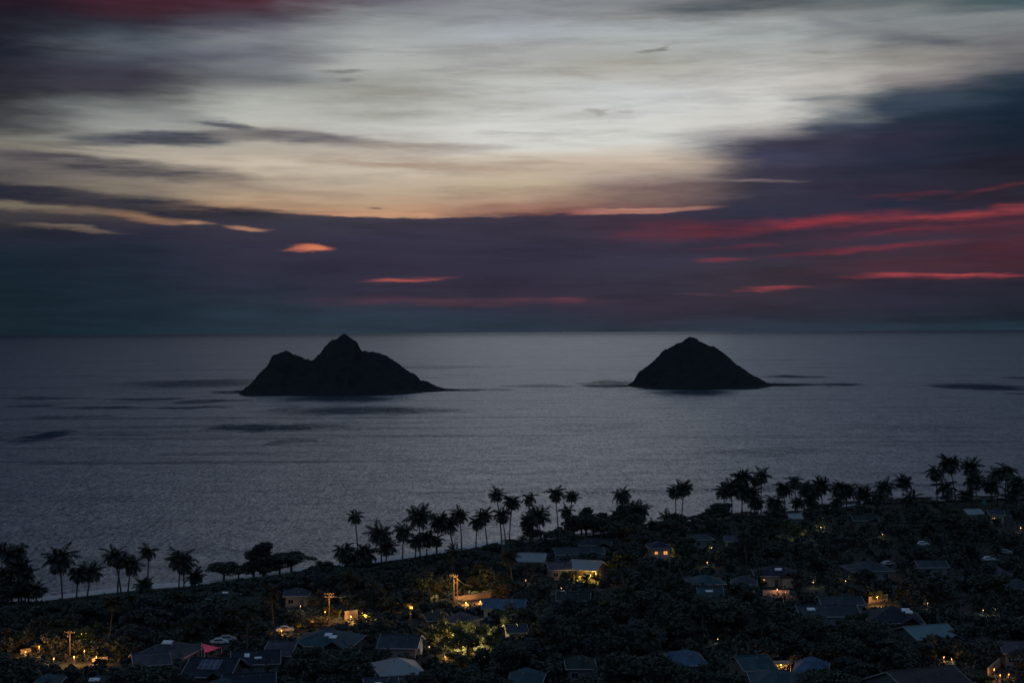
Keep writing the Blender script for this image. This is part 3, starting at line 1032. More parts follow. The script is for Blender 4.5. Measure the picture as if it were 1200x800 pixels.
def house(x, y, wpx, depth, rot, kind, roof, rise, wall='wall_grey', storeys=1, lit=(), sky=(), solar=None, chim=False,
          label='', fascia='trim', y0=None, protect=True, zoff=0.0):
    """x, y: photo position of the roof's middle; wpx its seen width"""
    wall_h = 2.7 * storeys + 0.3
    g = gp(x, y, 1.8 + wall_h + rise * 0.45)
    sc = FPX / g.length
    w = wpx / sc / max(0.6, abs(math.cos(R(rot))))
    z0 = ground_z(g.x, g.y)
    r = empty('house', (g.x, g.y, z0), R(rot))
    oh = 0.6
    bw, bd = w - 2 * oh, depth - 2 * oh
    # walls
    m = MB()
    m.box((0, 0, wall_h / 2 - 0.1), (bw, bd, wall_h + 0.2))
    if kind == 'gable':
        rz_ = rise * (bd / depth)
        m.add([(-bw / 2, -bd / 2, wall_h), (-bw / 2, bd / 2, wall_h), (-bw / 2, 0, wall_h + rz_), (bw / 2, -bd / 2, wall_h), (bw / 2, bd / 2, wall_h), (bw / 2, 0, wall_h + rz_)],
              [(0, 1, 2), (3, 5, 4), (0, 2, 5, 3), (1, 4, 5, 2)])
    m.build('wall', M[wall], r)
    eave = wall_h + 0.2
    ro = roof_mesh(w, depth, rise, kind).build('roof', M[roof], r)
    ro.location = (0, 0, eave)
    # a cross wing towards the viewer on the longer houses, and vent pipes on the roof
    if w > 9.5 and hash_pick(x, y) < 0.6:
        side = -1 if hash_pick(y, x) < 0.5 else 1
        ww_, ln_ = w * 0.34, depth / 2 + 2.2
        m = MB()
        m.box((side * w * 0.24, -ln_ / 2, (wall_h - 0.2) / 2), (ww_ - 1.0, ln_ - 0.5, wall_h - 0.25))
        m.build('wing', M[wall], r)
        wr = roof_mesh(ln_ + 0.4, ww_, rise * 0.62, 'gable').build('wing_roof', M[roof], r)
        wr.rotation_euler = (0, 0, math.pi / 2)
        wr.location = (side * w * 0.24, -ln_ / 2 - 0.2, eave + 0.02)
    for kq in range(2):
        vx, vy = (hash_pick(x + kq, y) - .5) * w * .5, -depth * (0.12 + 0.2 * hash_pick(y, x + kq))
        vz = eave + rise * (1 + 2 * vy / depth)
        vm = MB()
        vm.tube([(vx, vy, vz - 0.2), (vx, vy, vz + 0.45)], 0.07, 7)
        vm.tube([(vx, vy, vz + 0.45), (vx, vy, vz + 0.55)], 0.14, 7)
        vm.build('vent_pipe', M['metal'], r)
    # ridge cap, gutters and fascia
    k = max(0.1, w / 2 - depth / 2) if kind == 'hip' else w / 2
    rc = MB()
    rc.box((0, 0, rise + 0.05), (2 * k + 0.1, 0.32, 0.12))
    rc.build('ridge_cap', M[roof], r).location = (0, 0, eave)
    fm = MB()
    for s in (-1, 1):
        fm.box((0, s * (depth / 2 + 0.05), eave - 0.12), (w + 0.1, 0.09, 0.22))
    if kind == 'gable':
        sl = math.atan2(rise, depth / 2)
        ll = math.hypot(rise, depth / 2)
        for sx_ in (-1, 1):
            for sy_ in (-1, 1):
                fm.box((sx_ * (w / 2 + 0.05), sy_ * depth / 4, eave + rise / 2 - 0.06), (0.09, ll, 0.26), 0, Matrix.Rotation(-sy_ * sl, 3, 'X'))
    else:
        for s in (-1, 1):
            fm.box((s * (w / 2 + 0.05), 0, eave - 0.12), (0.09, depth, 0.22))
    fm.build('fascia', M[fascia], r)
    # windows and a door on the side towards the viewer and on the two ends
    nwin = max(2, int(bw / 3.2))
    q = 0
    for fl in range(storeys):
        for i in range(nwin):
            xx = -bw / 2 + (i + 0.5) * bw / nwin
            zz = 1.65 + 2.7 * fl
            if fl == 0 and i == nwin // 2:
                dm = MB()
                dm.box((xx, -bd / 2 - 0.03, 1.05), (0.95, 0.06, 2.1))
                do = dm.build('door', M['trim_dark'], r)
                hm = MB()
                hm.box((xx + 0.36, -bd / 2 - 0.09, 1.0), (0.05, 0.06, 0.14))
                hm.build('handle', M['metal'], do)
                continue
            q += 1
            on = (q - 1) in lit
            wm = MB()
            ww, wh = (1.5, 1.2) if not on else (rnd.uniform(0.8, 1.3), rnd.uniform(0.8, 1.2))
            for dx, dz, sx_, sz_ in ((0, wh / 2, ww, .09), (0, -wh / 2, ww, .09), (-ww / 2, 0, .09, wh + .09), (ww / 2, 0, .09, wh + .09), (0, 0, .06, wh)):
                wm.box((xx + dx, -bd / 2 - 0.05, zz + dz), (sx_, 0.10 - (0.01 if sx_ == .06 else 0), sz_))
            wo_ = wm.build('window', M['trim'], r)
            pm = MB()
            pm.box((xx, -bd / 2 - 0.02, zz), (ww - .08, 0.04, wh - .08))
            pm.build('pane', M[('glass_lit' if rnd.random() < .6 else 'glass_lit2') if on else 'glass'], wo_)
    for s in (-1, 1):
        wm = MB()
        for dy, dz, sy_, sz_ in ((0, .55, 1.3, .09), (0, -.55, 1.3, .09), (-.65, 0, .09, 1.19), (.65, 0, .09, 1.19)):
            wm.box((s * (bw / 2 + 0.05), dy, 1.65 + dz), (0.10, sy_, sz_))
        wo_ = wm.build('window', M['trim'], r)
        pm = MB()
        pm.box((s * (bw / 2 + 0.02), 0, 1.65), (0.04, 1.22, 1.02))
        pm.build('pane', M['glass'], wo_)
    # things on the near roof slope: u along the ridge -1..1, v from eave 0 to ridge 1
    sl = math.atan2(rise, depth / 2)
    TR = Matrix.Rotation(sl, 3, 'X')

    def on_roof(u, vv, off):
        p = Vector((u * w / 2, -depth / 2 * (1 - vv), eave + rise * vv))
        return p + TR @ Vector((0, 0, off))
    for (u, vv, a, b) in sky:
        sm = MB()
        sm.box(on_roof(u, vv, 0.12), (a + 0.2, b + 0.2, 0.2), 0, TR)
        so = sm.build('skylight', M['trim'], r)
        dm = MB()
        dm.box(on_roof(u, vv, 0.25), (a, b, 0.08), 0, TR)
        dm.build('dome', M['skylight'], so)
    if solar:
        u, vv, nx_, ny_ = solar
        for i in range(nx_):
            for j in range(ny_):
                p = on_roof(u, vv, 0.16) + TR @ Vector(((i - (nx_ - 1) / 2) * 1.12, (j - (ny_ - 1) / 2) * 1.9, 0))
                sm = MB()
                sm.box(p, (1.06, 1.82, 0.07), 0, TR)
                so = sm.build('solar_panel', M['trim'], r)
                dm = MB()
                dm.box(p + TR @ Vector((0, 0, 0.045)), (0.94, 1.70, 0.03), 0, TR)
                dm.build('cells', M['solar'], so)
    if chim:
        cmh = MB()
        cmh.box((w * 0.22, depth * 0.12, eave + rise * 0.9), (0.9, 0.7, 1.8))
        cmh.build('chimney', M['wall_grey'], r)
    tag(r, label, 'house', 'houses among the trees')
    rad = math.hypot(w, depth) / 2
    FOOT.append((g.x, g.y, min(rad, max(w, depth) / 2 * 1.05) + 0.5))
    if protect:
        RZ = Matrix.Rotation(R(rot), 3, 'Z')
        O = Vector((g.x, g.y, z0))
        ps = [proj(O + RZ @ Vector(q)) for q in ((-w / 2, -depth / 2, eave), (w / 2, -depth / 2, eave), (0, 0, eave + rise), (-w * .3, 0, eave + rise * .9), (w * .3, 0, eave + rise * .9))]
        ya, yb = min(p[1] for p in ps), (ps[0][1] + ps[1][1]) / 2
        xa, xb = min(p[0] for p in ps), max(p[0] for p in ps)
        if lit:
            yb += 1.2 * storeys * sc
        else:
            yb -= (yb - ya) * rnd.uniform(0.2, 0.5)
        cut = (xb - xa) * rnd.uniform(0.15, 0.36)
        PROTECT.append((xa + cut, ya, xb - cut, yb, g.y - depth / 2))
    return r


# x, y, width px, depth m, rotation, kind, roof, rise ...
house(384, 744, 74, 14, -8, 'hip', 'r_teal', 2.6, 'wall_grey', 1, (), ((.12, .62, 1.6, 1.2), (.30, .50, 1.6, 1.2)), None, False, 'large dark teal hip roof house with a pale double skylight, below the orange-lit hedge')
house(466, 777, 52, 13, 14, 'hip', 'r_light', 2.2, 'wall_white', 1, (), (), None, False, 'pale grey hip roof house at lower centre left, the brightest roof of all')
house(470, 749, 48, 11, -6, 'gable', 'r_slate', 1.9, 'wall_grey', 1, (), (), None, False, 'slate grey roofed house directly behind the pale grey hip roof')
house(446, 800, 40, 9, 10, 'gable', 'r_slate', 1.8, 'wall_grey', 1, (), ((-.2, .5, 1.2, 1.0),), None, False, 'grey roofed house cut by the bottom edge in front of the pale hip roof')
house(592, 706, 50, 11, -6, 'gable', 'r_blue', 1.5, 'wall_white', 1, (), (), None, False, 'low bright blue roofed house right of the orange-lit wall')
house(624, 652, 34, 10, -10, 'gable', 'r_light', 1.9, 'wall_grey', 1, (), (), None, False, 'pale roofed house under the left end of the dark beach trees')
house(678, 644, 58, 10, 4, 'gable', 'r_slate', 1.6, 'wall_grey', 1, (), (), None, False, 'long low blue grey roof lying in front of the row of orange windows')
house(688, 661, 36, 11, -24, 'gable', 'r_light', 2.1, 'wall_dark', 1, (1,), (), None, False, 'house with pale steep roof and bright yellow lit garden front')
house(655, 662, 30, 9, 8, 'gable', 'r_mauve', 1.6, 'wall_grey', 1, (), (), None, False, 'grey walled house with grey roof left of the yellow-lit house')
house(695, 634, 44, 9, 0, 'hip', 'r_navy', 1.6, 'wall_dark', 1, (0, 1, 2, 3), (), None, False, 'dark beach house showing a row of small orange windows under black trees', y0=5)
house(772, 637, 26, 9, 4, 'hip', 'r_navy', 1.7, 'wall_tan', 2, (0, 1, 2, 3), (), None, False, 'dark two-storey house with orange glowing rooms among black trees at centre right')
house(804, 766, 40, 13, 3, 'hip', 'r_blue', 2.0, 'wall_grey', 1, (), (), None, False, 'dull blue hip roof house alone in the dark lower centre right')
house(880, 773, 40, 11, 12, 'gable', 'r_teal', 1.9, 'wall_tan', 1, (), (), None, False, 'teal roofed house with orange-lit eaves, left in the cluster beside the dark pole', fascia='wall_tan')
house(910, 790, 62, 12, -4, 'hip', 'r_teal', 1.9, 'wall_tan', 1, (1, 2), (), None, False, 'wide teal hip roof house at the foot of the dark pole with orange light')
house(951, 775, 38, 11, -14, 'hip', 'r_blue', 2.3, 'wall_grey', 1, (), (), None, False, 'blue hip roof house on the right of the lit pole cluster')
house(1084, 738, 54, 12, 16, 'gable', 'r_aqua', 1.9, 'wall_grey', 1, (), (), None, False, 'bright aqua roofed house on the right side of the village')
house(1078, 793, 84, 16, 22, 'gable', 'r_brown', 3.0, 'wall_grey', 1, (), (), None, False, 'big purplish brown gable roof house at the lower right edge of the frame', y0=12)
house(1046, 717, 62, 15, -6, 'hip', 'r_navy', 2.8, 'wall_dark', 1, (), ((.42, .72, 1.9, 1.3), (.52, .6, 1.6, 1.2)), None, False, 'very dark navy hip roof house with a white skylight, right of the orange-lit gable')
house(968, 714, 70, 11, 0, 'gable', 'r_slate', 1.8, 'wall_grey', 1, (), ((-.55, .6, 1.9, 1.2),), None, False, 'long slate roof house with one white skylight at its left end, right of centre')
house(984, 702, 50, 9, 0, 'gable', 'r_slate', 1.4, 'wall_grey', 1, (), (), None, False, 'narrow slate roof behind the long roof with one white skylight')
house(908, 667, 50, 13, -5, 'hip', 'r_navy', 2.2, 'wall_tan', 1, (0, 2), ((.12, .55, 1.9, 1.2),), None, False, 'dark hip roof house with a tilted white skylight and dull red lit porch')
house(1016, 662, 50, 12, 4, 'hip', 'r_slate', 1.9, 'wall_grey', 1, (), (), None, False, 'dim slate hip roof beside two small white cars, upper right')
house(1192, 683, 34, 11, -10, 'hip', 'r_slate', 2.0, 'wall_grey', 1, (), (), None, False, 'slate roof cut by the right edge of the frame')
house(1170, 668, 20, 8, 6, 'hip', 'r_mauve', 1.6, 'wall_grey', 1, (), (), None, False, 'small grey hip roof just left of the slate roof cut by the right edge')
house(826, 677, 40, 11, 6, 'hip', 'r_teal', 1.9, 'wall_grey', 1, (), (), None, False, 'dim teal hip roof behind a smaller blue roof, right of centre')
house(832, 692, 30, 8, -4, 'gable', 'r_teal', 1.4, 'wall_grey', 1, (), ((-.1, .5, 1.9, .9),), None, False, 'small blue green roof with a pale patch, in front of the dim teal hip roof')
house(872, 678, 30, 9, -8, 'hip', 'r_slate', 1.8, 'wall_grey', 1, (), (), None, False, 'small dim roof left of the house with the dull red lit porch')
house(1139, 599, 20, 8, 5, 'gable', 'r_light', 1.4, 'wall_white', 1, (), (), None, False, 'small white roof by the beach under the far right palms', y0=5)
house(1166, 600, 18, 8, -5, 'gable', 'r_slate', 1.5, 'wall_tan', 1, (0, 1), (), None, False, 'beach house with small reddish lit windows under the far right palms', y0=5)
house(931, 604, 16, 8, 0, 'gable', 'r_light', 1.4, 'wall_grey', 1, (), (), None, False, 'small pale roof by the beach right of the tall palm thicket', y0=4)
house(822, 628, 26, 8, 4, 'hip', 'r_slate', 1.5, 'wall_grey', 1, (), (), None, False, 'dim slate roof below the sloping black tree line, right of centre')
house(860, 630, 22, 8, -8, 'gable', 'r_mauve', 1.4, 'wall_tan', 1, (), (), None, False, 'small mauve roof faintly lit pink, right of the dim slate roof', y0=5)
house(616, 789, 42, 13, -6, 'hip', 'r_teal', 2.4, 'wall_grey', 1, (), (), None, False, 'round looking teal hip roof alone at the bottom centre')
house(604, 735, 26, 8, 8, 'gable', 'r_slate', 1.2, 'wall_grey', 1, (), (), None, False, 'small slate blue roof below the bright blue roof')
house(540, 722, 24, 9, -40, 'hip', 'r_mauve', 2.0, 'wall_grey', 1, (), (), None, False, 'purplish hip roof just above the yellow-lit tree')
house(512, 719, 28, 10, 10, 'hip', 'r_green', 2.0, 'wall_dark', 1, (), (), None, False, 'dark green hip roof left of the purplish hip roof')
house(200, 757, 60, 13, -12, 'hip', 'r_slate', 2.2, 'wall_grey', 1, (), ((-.05, .85, 2.2, 1.4),), None, False, 'grey hip roof house with one white diamond skylight, lower left')
house(176, 770, 40, 10, 20, 'gable', 'r_mauve', 1.6, 'wall_grey', 1, (), (), None, False, 'dim mauve gable roof in front of the white diamond skylight house')
house(252, 779, 58, 14, -6, 'gable', 'r_navy', 2.4, 'wall_dark', 1, (), (), (-.04, .62, 4, 2), False, 'dark roofed house carrying a bank of pale solar panels, lower left', y0=11)
house(300, 768, 56, 11, 8, 'gable', 'r_navy', 1.8, 'wall_grey', 1, (), ((-.35, .6, 1.0, 1.4), (.1, .4, 1.4, .6)), None, False, 'dark gable roof with white edge strips, right of the solar panels')
house(292, 795, 60, 12, 10, 'gable', 'r_navy', 1.8, 'wall_grey', 1, (), (), None, False, 'dark gable roof cut by the bottom edge, right of the solar panels')
house(332, 758, 34, 9, -12, 'gable', 'r_mauve', 2.2, 'wall_grey', 1, (), (), None, False, 'mauve grey gable roof left of the large dark teal roof')
house(262, 800, 40, 10, -4, 'hip', 'r_teal', 1.7, 'wall_tan', 1, (1,), (), None, False, 'teal hip roof cut by the bottom edge below the solar panels')
house(348, 692, 30, 9, 5, 'hip', 'r_slate', 1.6, 'wall_grey', 1, (), (), None, False, 'dim slate roof near the beach, above and left of the orange-lit pole')
house(262, 695, 30, 9, -8, 'hip', 'r_green', 1.7, 'wall_grey', 1, (), ((.3, .6, 1.4, .7),), None, False, 'dark green roof with a small white patch close to the left beach')
house(56, 795, 30, 10, 5, 'hip', 'r_teal', 1.8, 'wall_grey', 1, (), (), None, False, 'dim teal roof at the bottom left corner')
house(114, 797, 24, 10, 0, 'hip', 'r_slate', 2.0, 'wall_grey', 1, (), ((0, .6, 2.0, 1.0),), None, False, 'small blue grey roof with pale top at the bottom left')
house(680, 772, 36, 10, 0, 'hip', 'r_green', 1.9, 'wall_grey', 1, (), (), None, False, 'nearly black green roof below centre, left of the dull blue hip roof', y0=4)
house(672, 697, 40, 9, -4, 'gable', 'r_green', 1.5, 'wall_grey', 1, (), (), None, False, 'very dim long roof under the yellow-lit house', y0=4)
house(1012, 606, 30, 8, 3, 'gable', 'r_green', 1.6, 'wall_dark', 1, (), (), None, False, 'long dark green beach roof below the surf gap on the right', y0=4)
house(1188, 756, 34, 10, -6, 'gable', 'r_mauve', 1.6, 'wall_grey', 1, (), (), None, False, 'mauve grey roof at the right edge above the lit driveway')
house(1090, 660, 34, 9, 0, 'gable', 'r_slate', 1.4, 'wall_grey', 1, (), (), None, False, 'dim roof in the dark gap left of the two right edge roofs', y0=3)

# ------------------------------------------------------------------ roads
def road(name, pts, width, mat, zo):
    v, f = [], []
    P = [Vector((p.x, p.y, 0)) for p in pts]
    dense = []
    for a, b in zip(P[:-1], P[1:]):
        n = max(1, int((b - a).length / 4))
        dense += [a.lerp(b, i / n) for i in range(n)]
    dense.append(P[-1])
    for i, p in enumerate(dense):
        d = (dense[min(i + 1, len(dense) - 1)] - dense[max(i - 1, 0)]).normalized()
        s = Vector((-d.y, d.x, 0)) * width / 2
        for q in (p + s, p - s):
            v.append((q.x, q.y, ground_z(q.x, q.y) + 0.12 + zo))
        if i:
            a = 2 * i
            f.append((a - 2, a - 1, a + 1, a))
    me = bpy.data.meshes.new(name)
    me.from_pydata(v, [], f)
    me.update()
    tag(link(name, me, mat), kind='structure')
    for p in dense[::2]:
        FOOT.append((p.x, p.y, width * 0.35))
    return dense


road('road', [gp(*p, 1.8) for p in ((-120, 775), (90, 760), (250, 757), (390, 728), (535, 707), (700, 690), (900, 672), (1100, 650), (1320, 632))], 6.0, M['asphalt'], 0)
road('road', [gp(*p, 1.8) for p in ((330, 800), (380, 745), (390, 728))], 5.0, M['asphalt'], 0.004)
road('road', [gp(*p, 1.8) for p in ((1200, 815), (1150, 765), (1128, 715), (1100, 652))], 5.0, M['asphalt'], 0.004)


# ------------------------------------------------------------------ lamps and poles
def point(parent, loc, power, col=(1.0, 0.44, 0.11), rad=0.18):
    ld = bpy.data.lights.new('lamp_light', 'POINT')
    ld.energy = power
    ld.color = col
    ld.shadow_soft_size = rad
    o = bpy.data.objects.new('lamp_light', ld)
    COL.objects.link(o)
    o.parent = parent
    o.location = loc
    return o


def garden_lamp(x, y, h, power, label, col=(1.0, 0.44, 0.11), bulb='bulb', clear=5, dist=1.0):
    g = gp(x, y, 1.8 + h)
    z0 = ground_z(g.x, g.y)
    r = empty('garden_lamp', (g.x, g.y, z0))
    m = MB()
    m.tube([(0, 0, -0.1), (0, 0, h - 0.2)], 0.035, 8)
    m.box((0, 0, 0.05), (0.22, 0.22, 0.1))
    m.build('post', M['trim_dark'], r)
    m = MB()
    m.tube([(0, 0, h - 0.2), (0, 0, h - 0.1), (0, 0, h + 0.1), (0, 0, h + 0.16)], [0.04, 0.09, 0.09, 0.03], 10)
    m.build('bulb', M[bulb if power > 130 else 'bulb_dim'], r)
    m = MB()
    m.tube([(0, 0, h + 0.18), (0, 0, h + 0.22), (0, 0, h + 0.34)], [0.22, 0.20, 0.04], 10)
    m.build('lamp_shade', M['trim_dark'], r)
    point(r, (0, -0.7, h), power * (1.0 if power < 250 else (1.6 if power < 800 else 2.6)), col)
    tag(r, label, 'lamp', 'garden lamps between the houses')
    PROTECT.append((x - clear, y - clear, x + clear, y + clear, g.y - dist))
    FOOT.append((g.x, g.y, 0.8))
    return g


def utility_pole(x, ytop, ybase, label, power=900, twin=False, arms=1, wires=()):
    g = gp(x, ybase, 1.8)
    z0 = ground_z(g.x, g.y)
    d = ray(x, ytop)
    t = g.y / d.y
    h = CAM_H + d.z * t - z0
    r = empty('utility_pole', (g.x, g.y, z0))
    m = MB()
    m.tube([(0, 0, -0.3), (0, 0, h * 0.5), (0.03, 0, h)], [0.20, 0.17, 0.13], 10)
    m.build('pole', M['pole'], r)
    if twin:
        m = MB()
        m.tube([(0.95, 0.2, -0.3), (0.92, 0.2, h * 0.94)], [0.18, 0.13], 10)
        for zz in (h * 0.35, h * 0.7, h * 0.9):
            m.box((0.47, 0.1, zz), (0.9, 0.12, 0.14))
        m.build('pole', M['pole'], r)
    for k in range(arms):
        m = MB()
        m.box((0, -0.18, h - 0.5 - 0.8 * k), (2.4, 0.1, 0.13))
        a = m.build('crossarm', M['pole'], r)
        for xx in (-1.1, -0.45, 0.45, 1.1):
            im = MB()
            im.tube([(xx, -0.18, h - 0.43 - 0.8 * k), (xx, -0.18, h - 0.3 - 0.8 * k), (xx, -0.18, h - 0.22 - 0.8 * k)], [0.05, 0.08, 0.03], 7)
            im.build('insulator', M['trim'], a)
    if power:
        m = MB()
        m.tube([(0, -0.15, h * 0.78), (0.1, -0.9, h * 0.84), (0.15, -1.9, h * 0.85)], 0.045, 7)
        arm = m.build('lamp_arm', M['metal'], r)
        m = MB()
        m.box((0.17, -2.2, h * 0.85 + 0.03), (0.28, 0.7, 0.14))
        lh = m.build('lamp_head', M['metal'], r)
        m = MB()
        m.box((0.17, -2.2, h * 0.85 - 0.08), (0.22, 0.5, 0.07))
        m.build('lens', M['bulb'], lh)
        point(r, (0.17, -2.2, h * 0.85 - 0.45), power, (1.0, 0.45, 0.12), 0.2)
    if wires:
        m = MB()
        for (wx, wy) in wires:
            dd = ray(wx, wy)
            tt = g.y / dd.y
            e = Vector((dd.x * tt - g.x, rnd.uniform(-2, 2), CAM_H + dd.z * tt - z0))
            s0 = Vector((0, -0.18, h - 0.3))
            pts = [s0.lerp(e, i / 8) + Vector((0, 0, -0.6 * math.sin(math.pi * i / 8))) for i in range(9)]
            m.tube(pts, 0.035, 5)
        m.build('wire', M['metal'], r)
    tag(r, label, 'utility pole', 'wooden utility poles along the streets')
    PROTECT.append((x - 6, ytop - 2, x + 8, ybase - 3, g.y - 2.5))
    FOOT.append((g.x, g.y, 1.0))
    return g


utility_pole(532, 672, 706, 'twin wooden utility pole glowing orange beside the long orange-lit wall', 1100, True, 1, ((514, 682), (552, 686)))
utility_pole(386, 693, 733, 'orange-lit wooden utility pole above the large dark teal roof', 700, False, 2, ((404, 699),))
utility_pole(82, 738, 768, 'lit wooden utility pole in the lower left, beside the yellow-green lit tree', 500, False, 1, ((72, 744),))
utility_pole(905, 766, 812, 'dark utility pole lit orange at its foot, in front of the teal roofs', 0, False, 1)
utility_pole(1191, 770, 815, 'dark utility pole above the orange-lit driveway at the lower right', 0, False, 1)

for a in (
 (30, 763, 1.4, 260, 'low orange lamp by a fence, leftmost light of the village'),
 (46, 757, 2.0, 420, 'orange garden lamp lighting a yellow bush at the far left'),
 (63, 771, 1.5, 160, 'dim lamp below the yellow bush at the far left', (1, .62, .35)),
 (87, 769, 1.8, 420, 'orange lamp at the foot of the lit pole in the lower left'),
 (99, 762, 1.6, 320, 'orange lamp just right of the lit pole in the lower left'),
 (113, 769, 1.6, 520, 'orange lamp at the right end of the lower left light cluster'),
 (98, 743, 2.6, 420, 'yellow lamp inside the yellow-green tree right of the lit pole', (1, .72, .2)),
 (330, 738, 1.2, 320, 'low orange lamp left of the large dark teal roof, above the red glow'),
 (352, 731, 1.3, 260, 'orange path lamp at the left end of the lit hedge'),
 (366, 728, 1.3, 300, 'orange path lamp in the middle of the lit hedge'),
 (378, 728, 1.3, 300, 'orange path lamp at the right end of the lit hedge'),
 (381, 716, 2.0, 420, 'orange lamp at the foot of the lit pole above the teal roof'),
 (398, 716, 1.8, 120, 'dim yellow lamp right of the lit pole above the teal roof', (1, .7, .2)),
 (411, 722, 1.6, 600, 'orange lamp in front of the small tan wall right of the lit pole'),
 (428, 720, 1.5, 300, 'yellow lamp in the hedge right of the small tan wall', (1, .68, .22)),
 (352, 709, 1.8, 120, 'single pale lamp alone left of the lit pole above the teal roof', (1, .8, .55)),
 (482, 711, 1.5, 420, 'orange lamp in the bushes between the two lit poles'),
 (512, 688, 2.4, 620, 'yellow lamp in the tree left of the twin orange pole', (1, .66, .2)),
 (549, 684, 2.6, 500, 'yellow lamp in the foliage just right of the twin orange pole', (1, .66, .2)),
 (563, 683, 2.2, 420, 'orange lamp at the right end of the foliage beside the twin pole'),
 (541, 741, 3.4, 900, 'yellow lamp inside the big bright tree at centre left', (1, .70, .18)),
 (553, 751, 2.2, 1100, 'lower yellow lamp under the big bright tree at centre left', (1, .72, .2)),
 (560, 735, 3.6, 900, 'upper yellow lamp in the big bright tree at centre left', (1, .70, .18)),
 (524, 739, 2.6, 480, 'orange lamp in the dull lit tree left of the big bright tree'),
 (522, 768, 1.6, 420, 'small orange lamp under the lit trees, below the dull lit tree'),
 (548, 762, 1.4, 300, 'low orange lamp under the big bright tree'),
 (503, 757, 1.4, 80, 'pale lamp left of the lit trees at centre left', (.9, .9, .9)),
 (672, 671, 1.8, 350, 'left yellow lamp before the pale-roofed yellow-lit house', (1, .62, .12)),
 (681, 676, 1.6, 350, 'lowest yellow lamp before the pale-roofed yellow-lit house', (1, .62, .12)),
 (692, 673, 2.2, 700, 'brightest yellow lamp before the pale-roofed yellow-lit house', (1, .58, .10)),
 (700, 673, 1.8, 420, 'right yellow lamp before the pale-roofed yellow-lit house', (1, .62, .12)),
 (616, 679, 1.4, 60, 'faint lamp in the shrubs left of the villa', (1, .8, .6)),
 (658, 688, 1.4, 60, 'faint pale lamp below the grey walled house', (.9, .9, .9)),
 (770, 643, 2.0, 420, 'orange lamp beside the glowing rooms among black trees'),
 (781, 645, 1.6, 260, 'small yellow lamp right of the glowing rooms among black trees', (1, .66, .2)),
 (829, 658, 1.5, 110, 'small lone yellow lamp in black trees right of centre', (1, .7, .35)),
 (834, 641, 1.5, 60, 'tiny pale lamp above the lone yellow lamp right of centre', (.9, .9, .8)),
 (931, 624, 2.6, 520, 'greenish yellow lamp inside the lit tree below the tall palm thicket', (.9, .8, .22)),
 (962, 617, 1.6, 130, 'pale lamp near the beach right of the greenish lit tree', (1, .85, .6)),
 (1034, 625, 1.5, 60, 'tiny lone lamp in the upper right dark trees', (1, .8, .5)),
 (911, 690, 1.8, 130, 'white lamp before the dull red lit porch', (1, .45, .25)),
 (920, 693, 1.5, 90, 'reddish lamp before the dull red lit porch', (1, .38, .2)),
 (953, 682, 1.5, 60, 'pale lamp right of the dull red lit porch', (1, .85, .55)),
 (991, 680, 1.5, 60, 'tiny lamp between the porch and the right hand roofs', (1, .85, .55)),
 (1043, 669, 1.5, 60, 'small orange lamp right of the two small white cars'),
 (1028, 699, 2.4, 700, 'orange lamp above the orange-lit gable at right'),
 (1087, 706, 2.0, 60, 'dull pale lamp right of the navy roof', (1, .75, .6)),
 (1106, 769, 1.8, 160, 'orange red lamp above the big brown roof', (1, .38, .12)),
 (1115, 771, 1.6, 100, 'pale orange lamp right of the orange red lamp above the big brown roof', (1, .6, .3)),
 (1165, 783, 2.0, 220, 'orange lamp on the driveway wall at the lower right'),
 (1172, 790, 1.6, 150, 'red orange lamp on the driveway at the lower right', (1, .32, .12)),
 (1151, 797, 1.8, 150, 'yellow lamp in the bush left of the lower right driveway', (1, .72, .25)),
 (1182, 789, 1.4, 100, 'small orange lamp at the right side of the lower right driveway'),
 (1196, 618, 1.8, 150, 'orange lamp at the right edge of the frame under the palms'),
 (1152, 714, 1.5, 50, 'faint lamp in the dark right part, left of a twin faint lamp', (1, .85, .6)),
 (1166, 713, 1.5, 50, 'faint lamp in the dark right part, right of a twin faint lamp', (1, .85, .6)),
 (915, 777, 2.2, 420, 'orange lamp under the small porch between the teal roofs'),
 (903, 797, 2.0, 700, 'orange lamp at the foot of the dark pole, bottom right of centre'),
 (870, 777, 2.6, 200, 'pink orange lamp at the left eave of the lit teal roof', (1, .5, .38)),
 (841, 748, 1.5, 40, 'tiny pale lamp right of the dull blue hip roof', (1, .9, .7)),
 (784, 767, 1.5, 60, 'tiny pale lamp at the left end of the dull blue hip roof', (1, .9, .8)),
):
    garden_lamp(*a[:3], a[3], a[4], *(a[5:]))


# ------------------------------------------------------------------ lit walls, porch, sail, cars, umbrella
def slab(name, x0, y0, x1, y1, h, th, mat, label, cat, cap='trim'):
    """a garden wall between two seen foot points"""
    a, b = gp(x0, y0, 1.8), gp(x1, y1, 1.8)
    c = (a + b) / 2
    z0 = ground_z(c.x, c.y)
    r = empty(name, (c.x, c.y, z0), math.atan2(b.y - a.y, b.x - a.x))
    ln = (b - a).length
    m = MB()
    m.box((0, 0, h / 2 - 0.15), (ln, th, h + 0.3))
    m.build('wall', M[mat], r)
    m = MB()
    m.box((0, 0, h + 0.05), (ln + 0.1, th + 0.14, 0.1))
    m.build('coping', M[cap], r)
    tag(r, label, cat, 'garden walls catching lamp light')
    PROTECT.append((min(x0, x1), min(y0, y1) - h * 4.3, max(x0, x1), max(y0, y1) + 3, min(a.y, b.y) - 1))
    for i in range(7):
        q = a.lerp(b, i / 6)
        FOOT.append((q.x, q.y, 1.2))
    return r


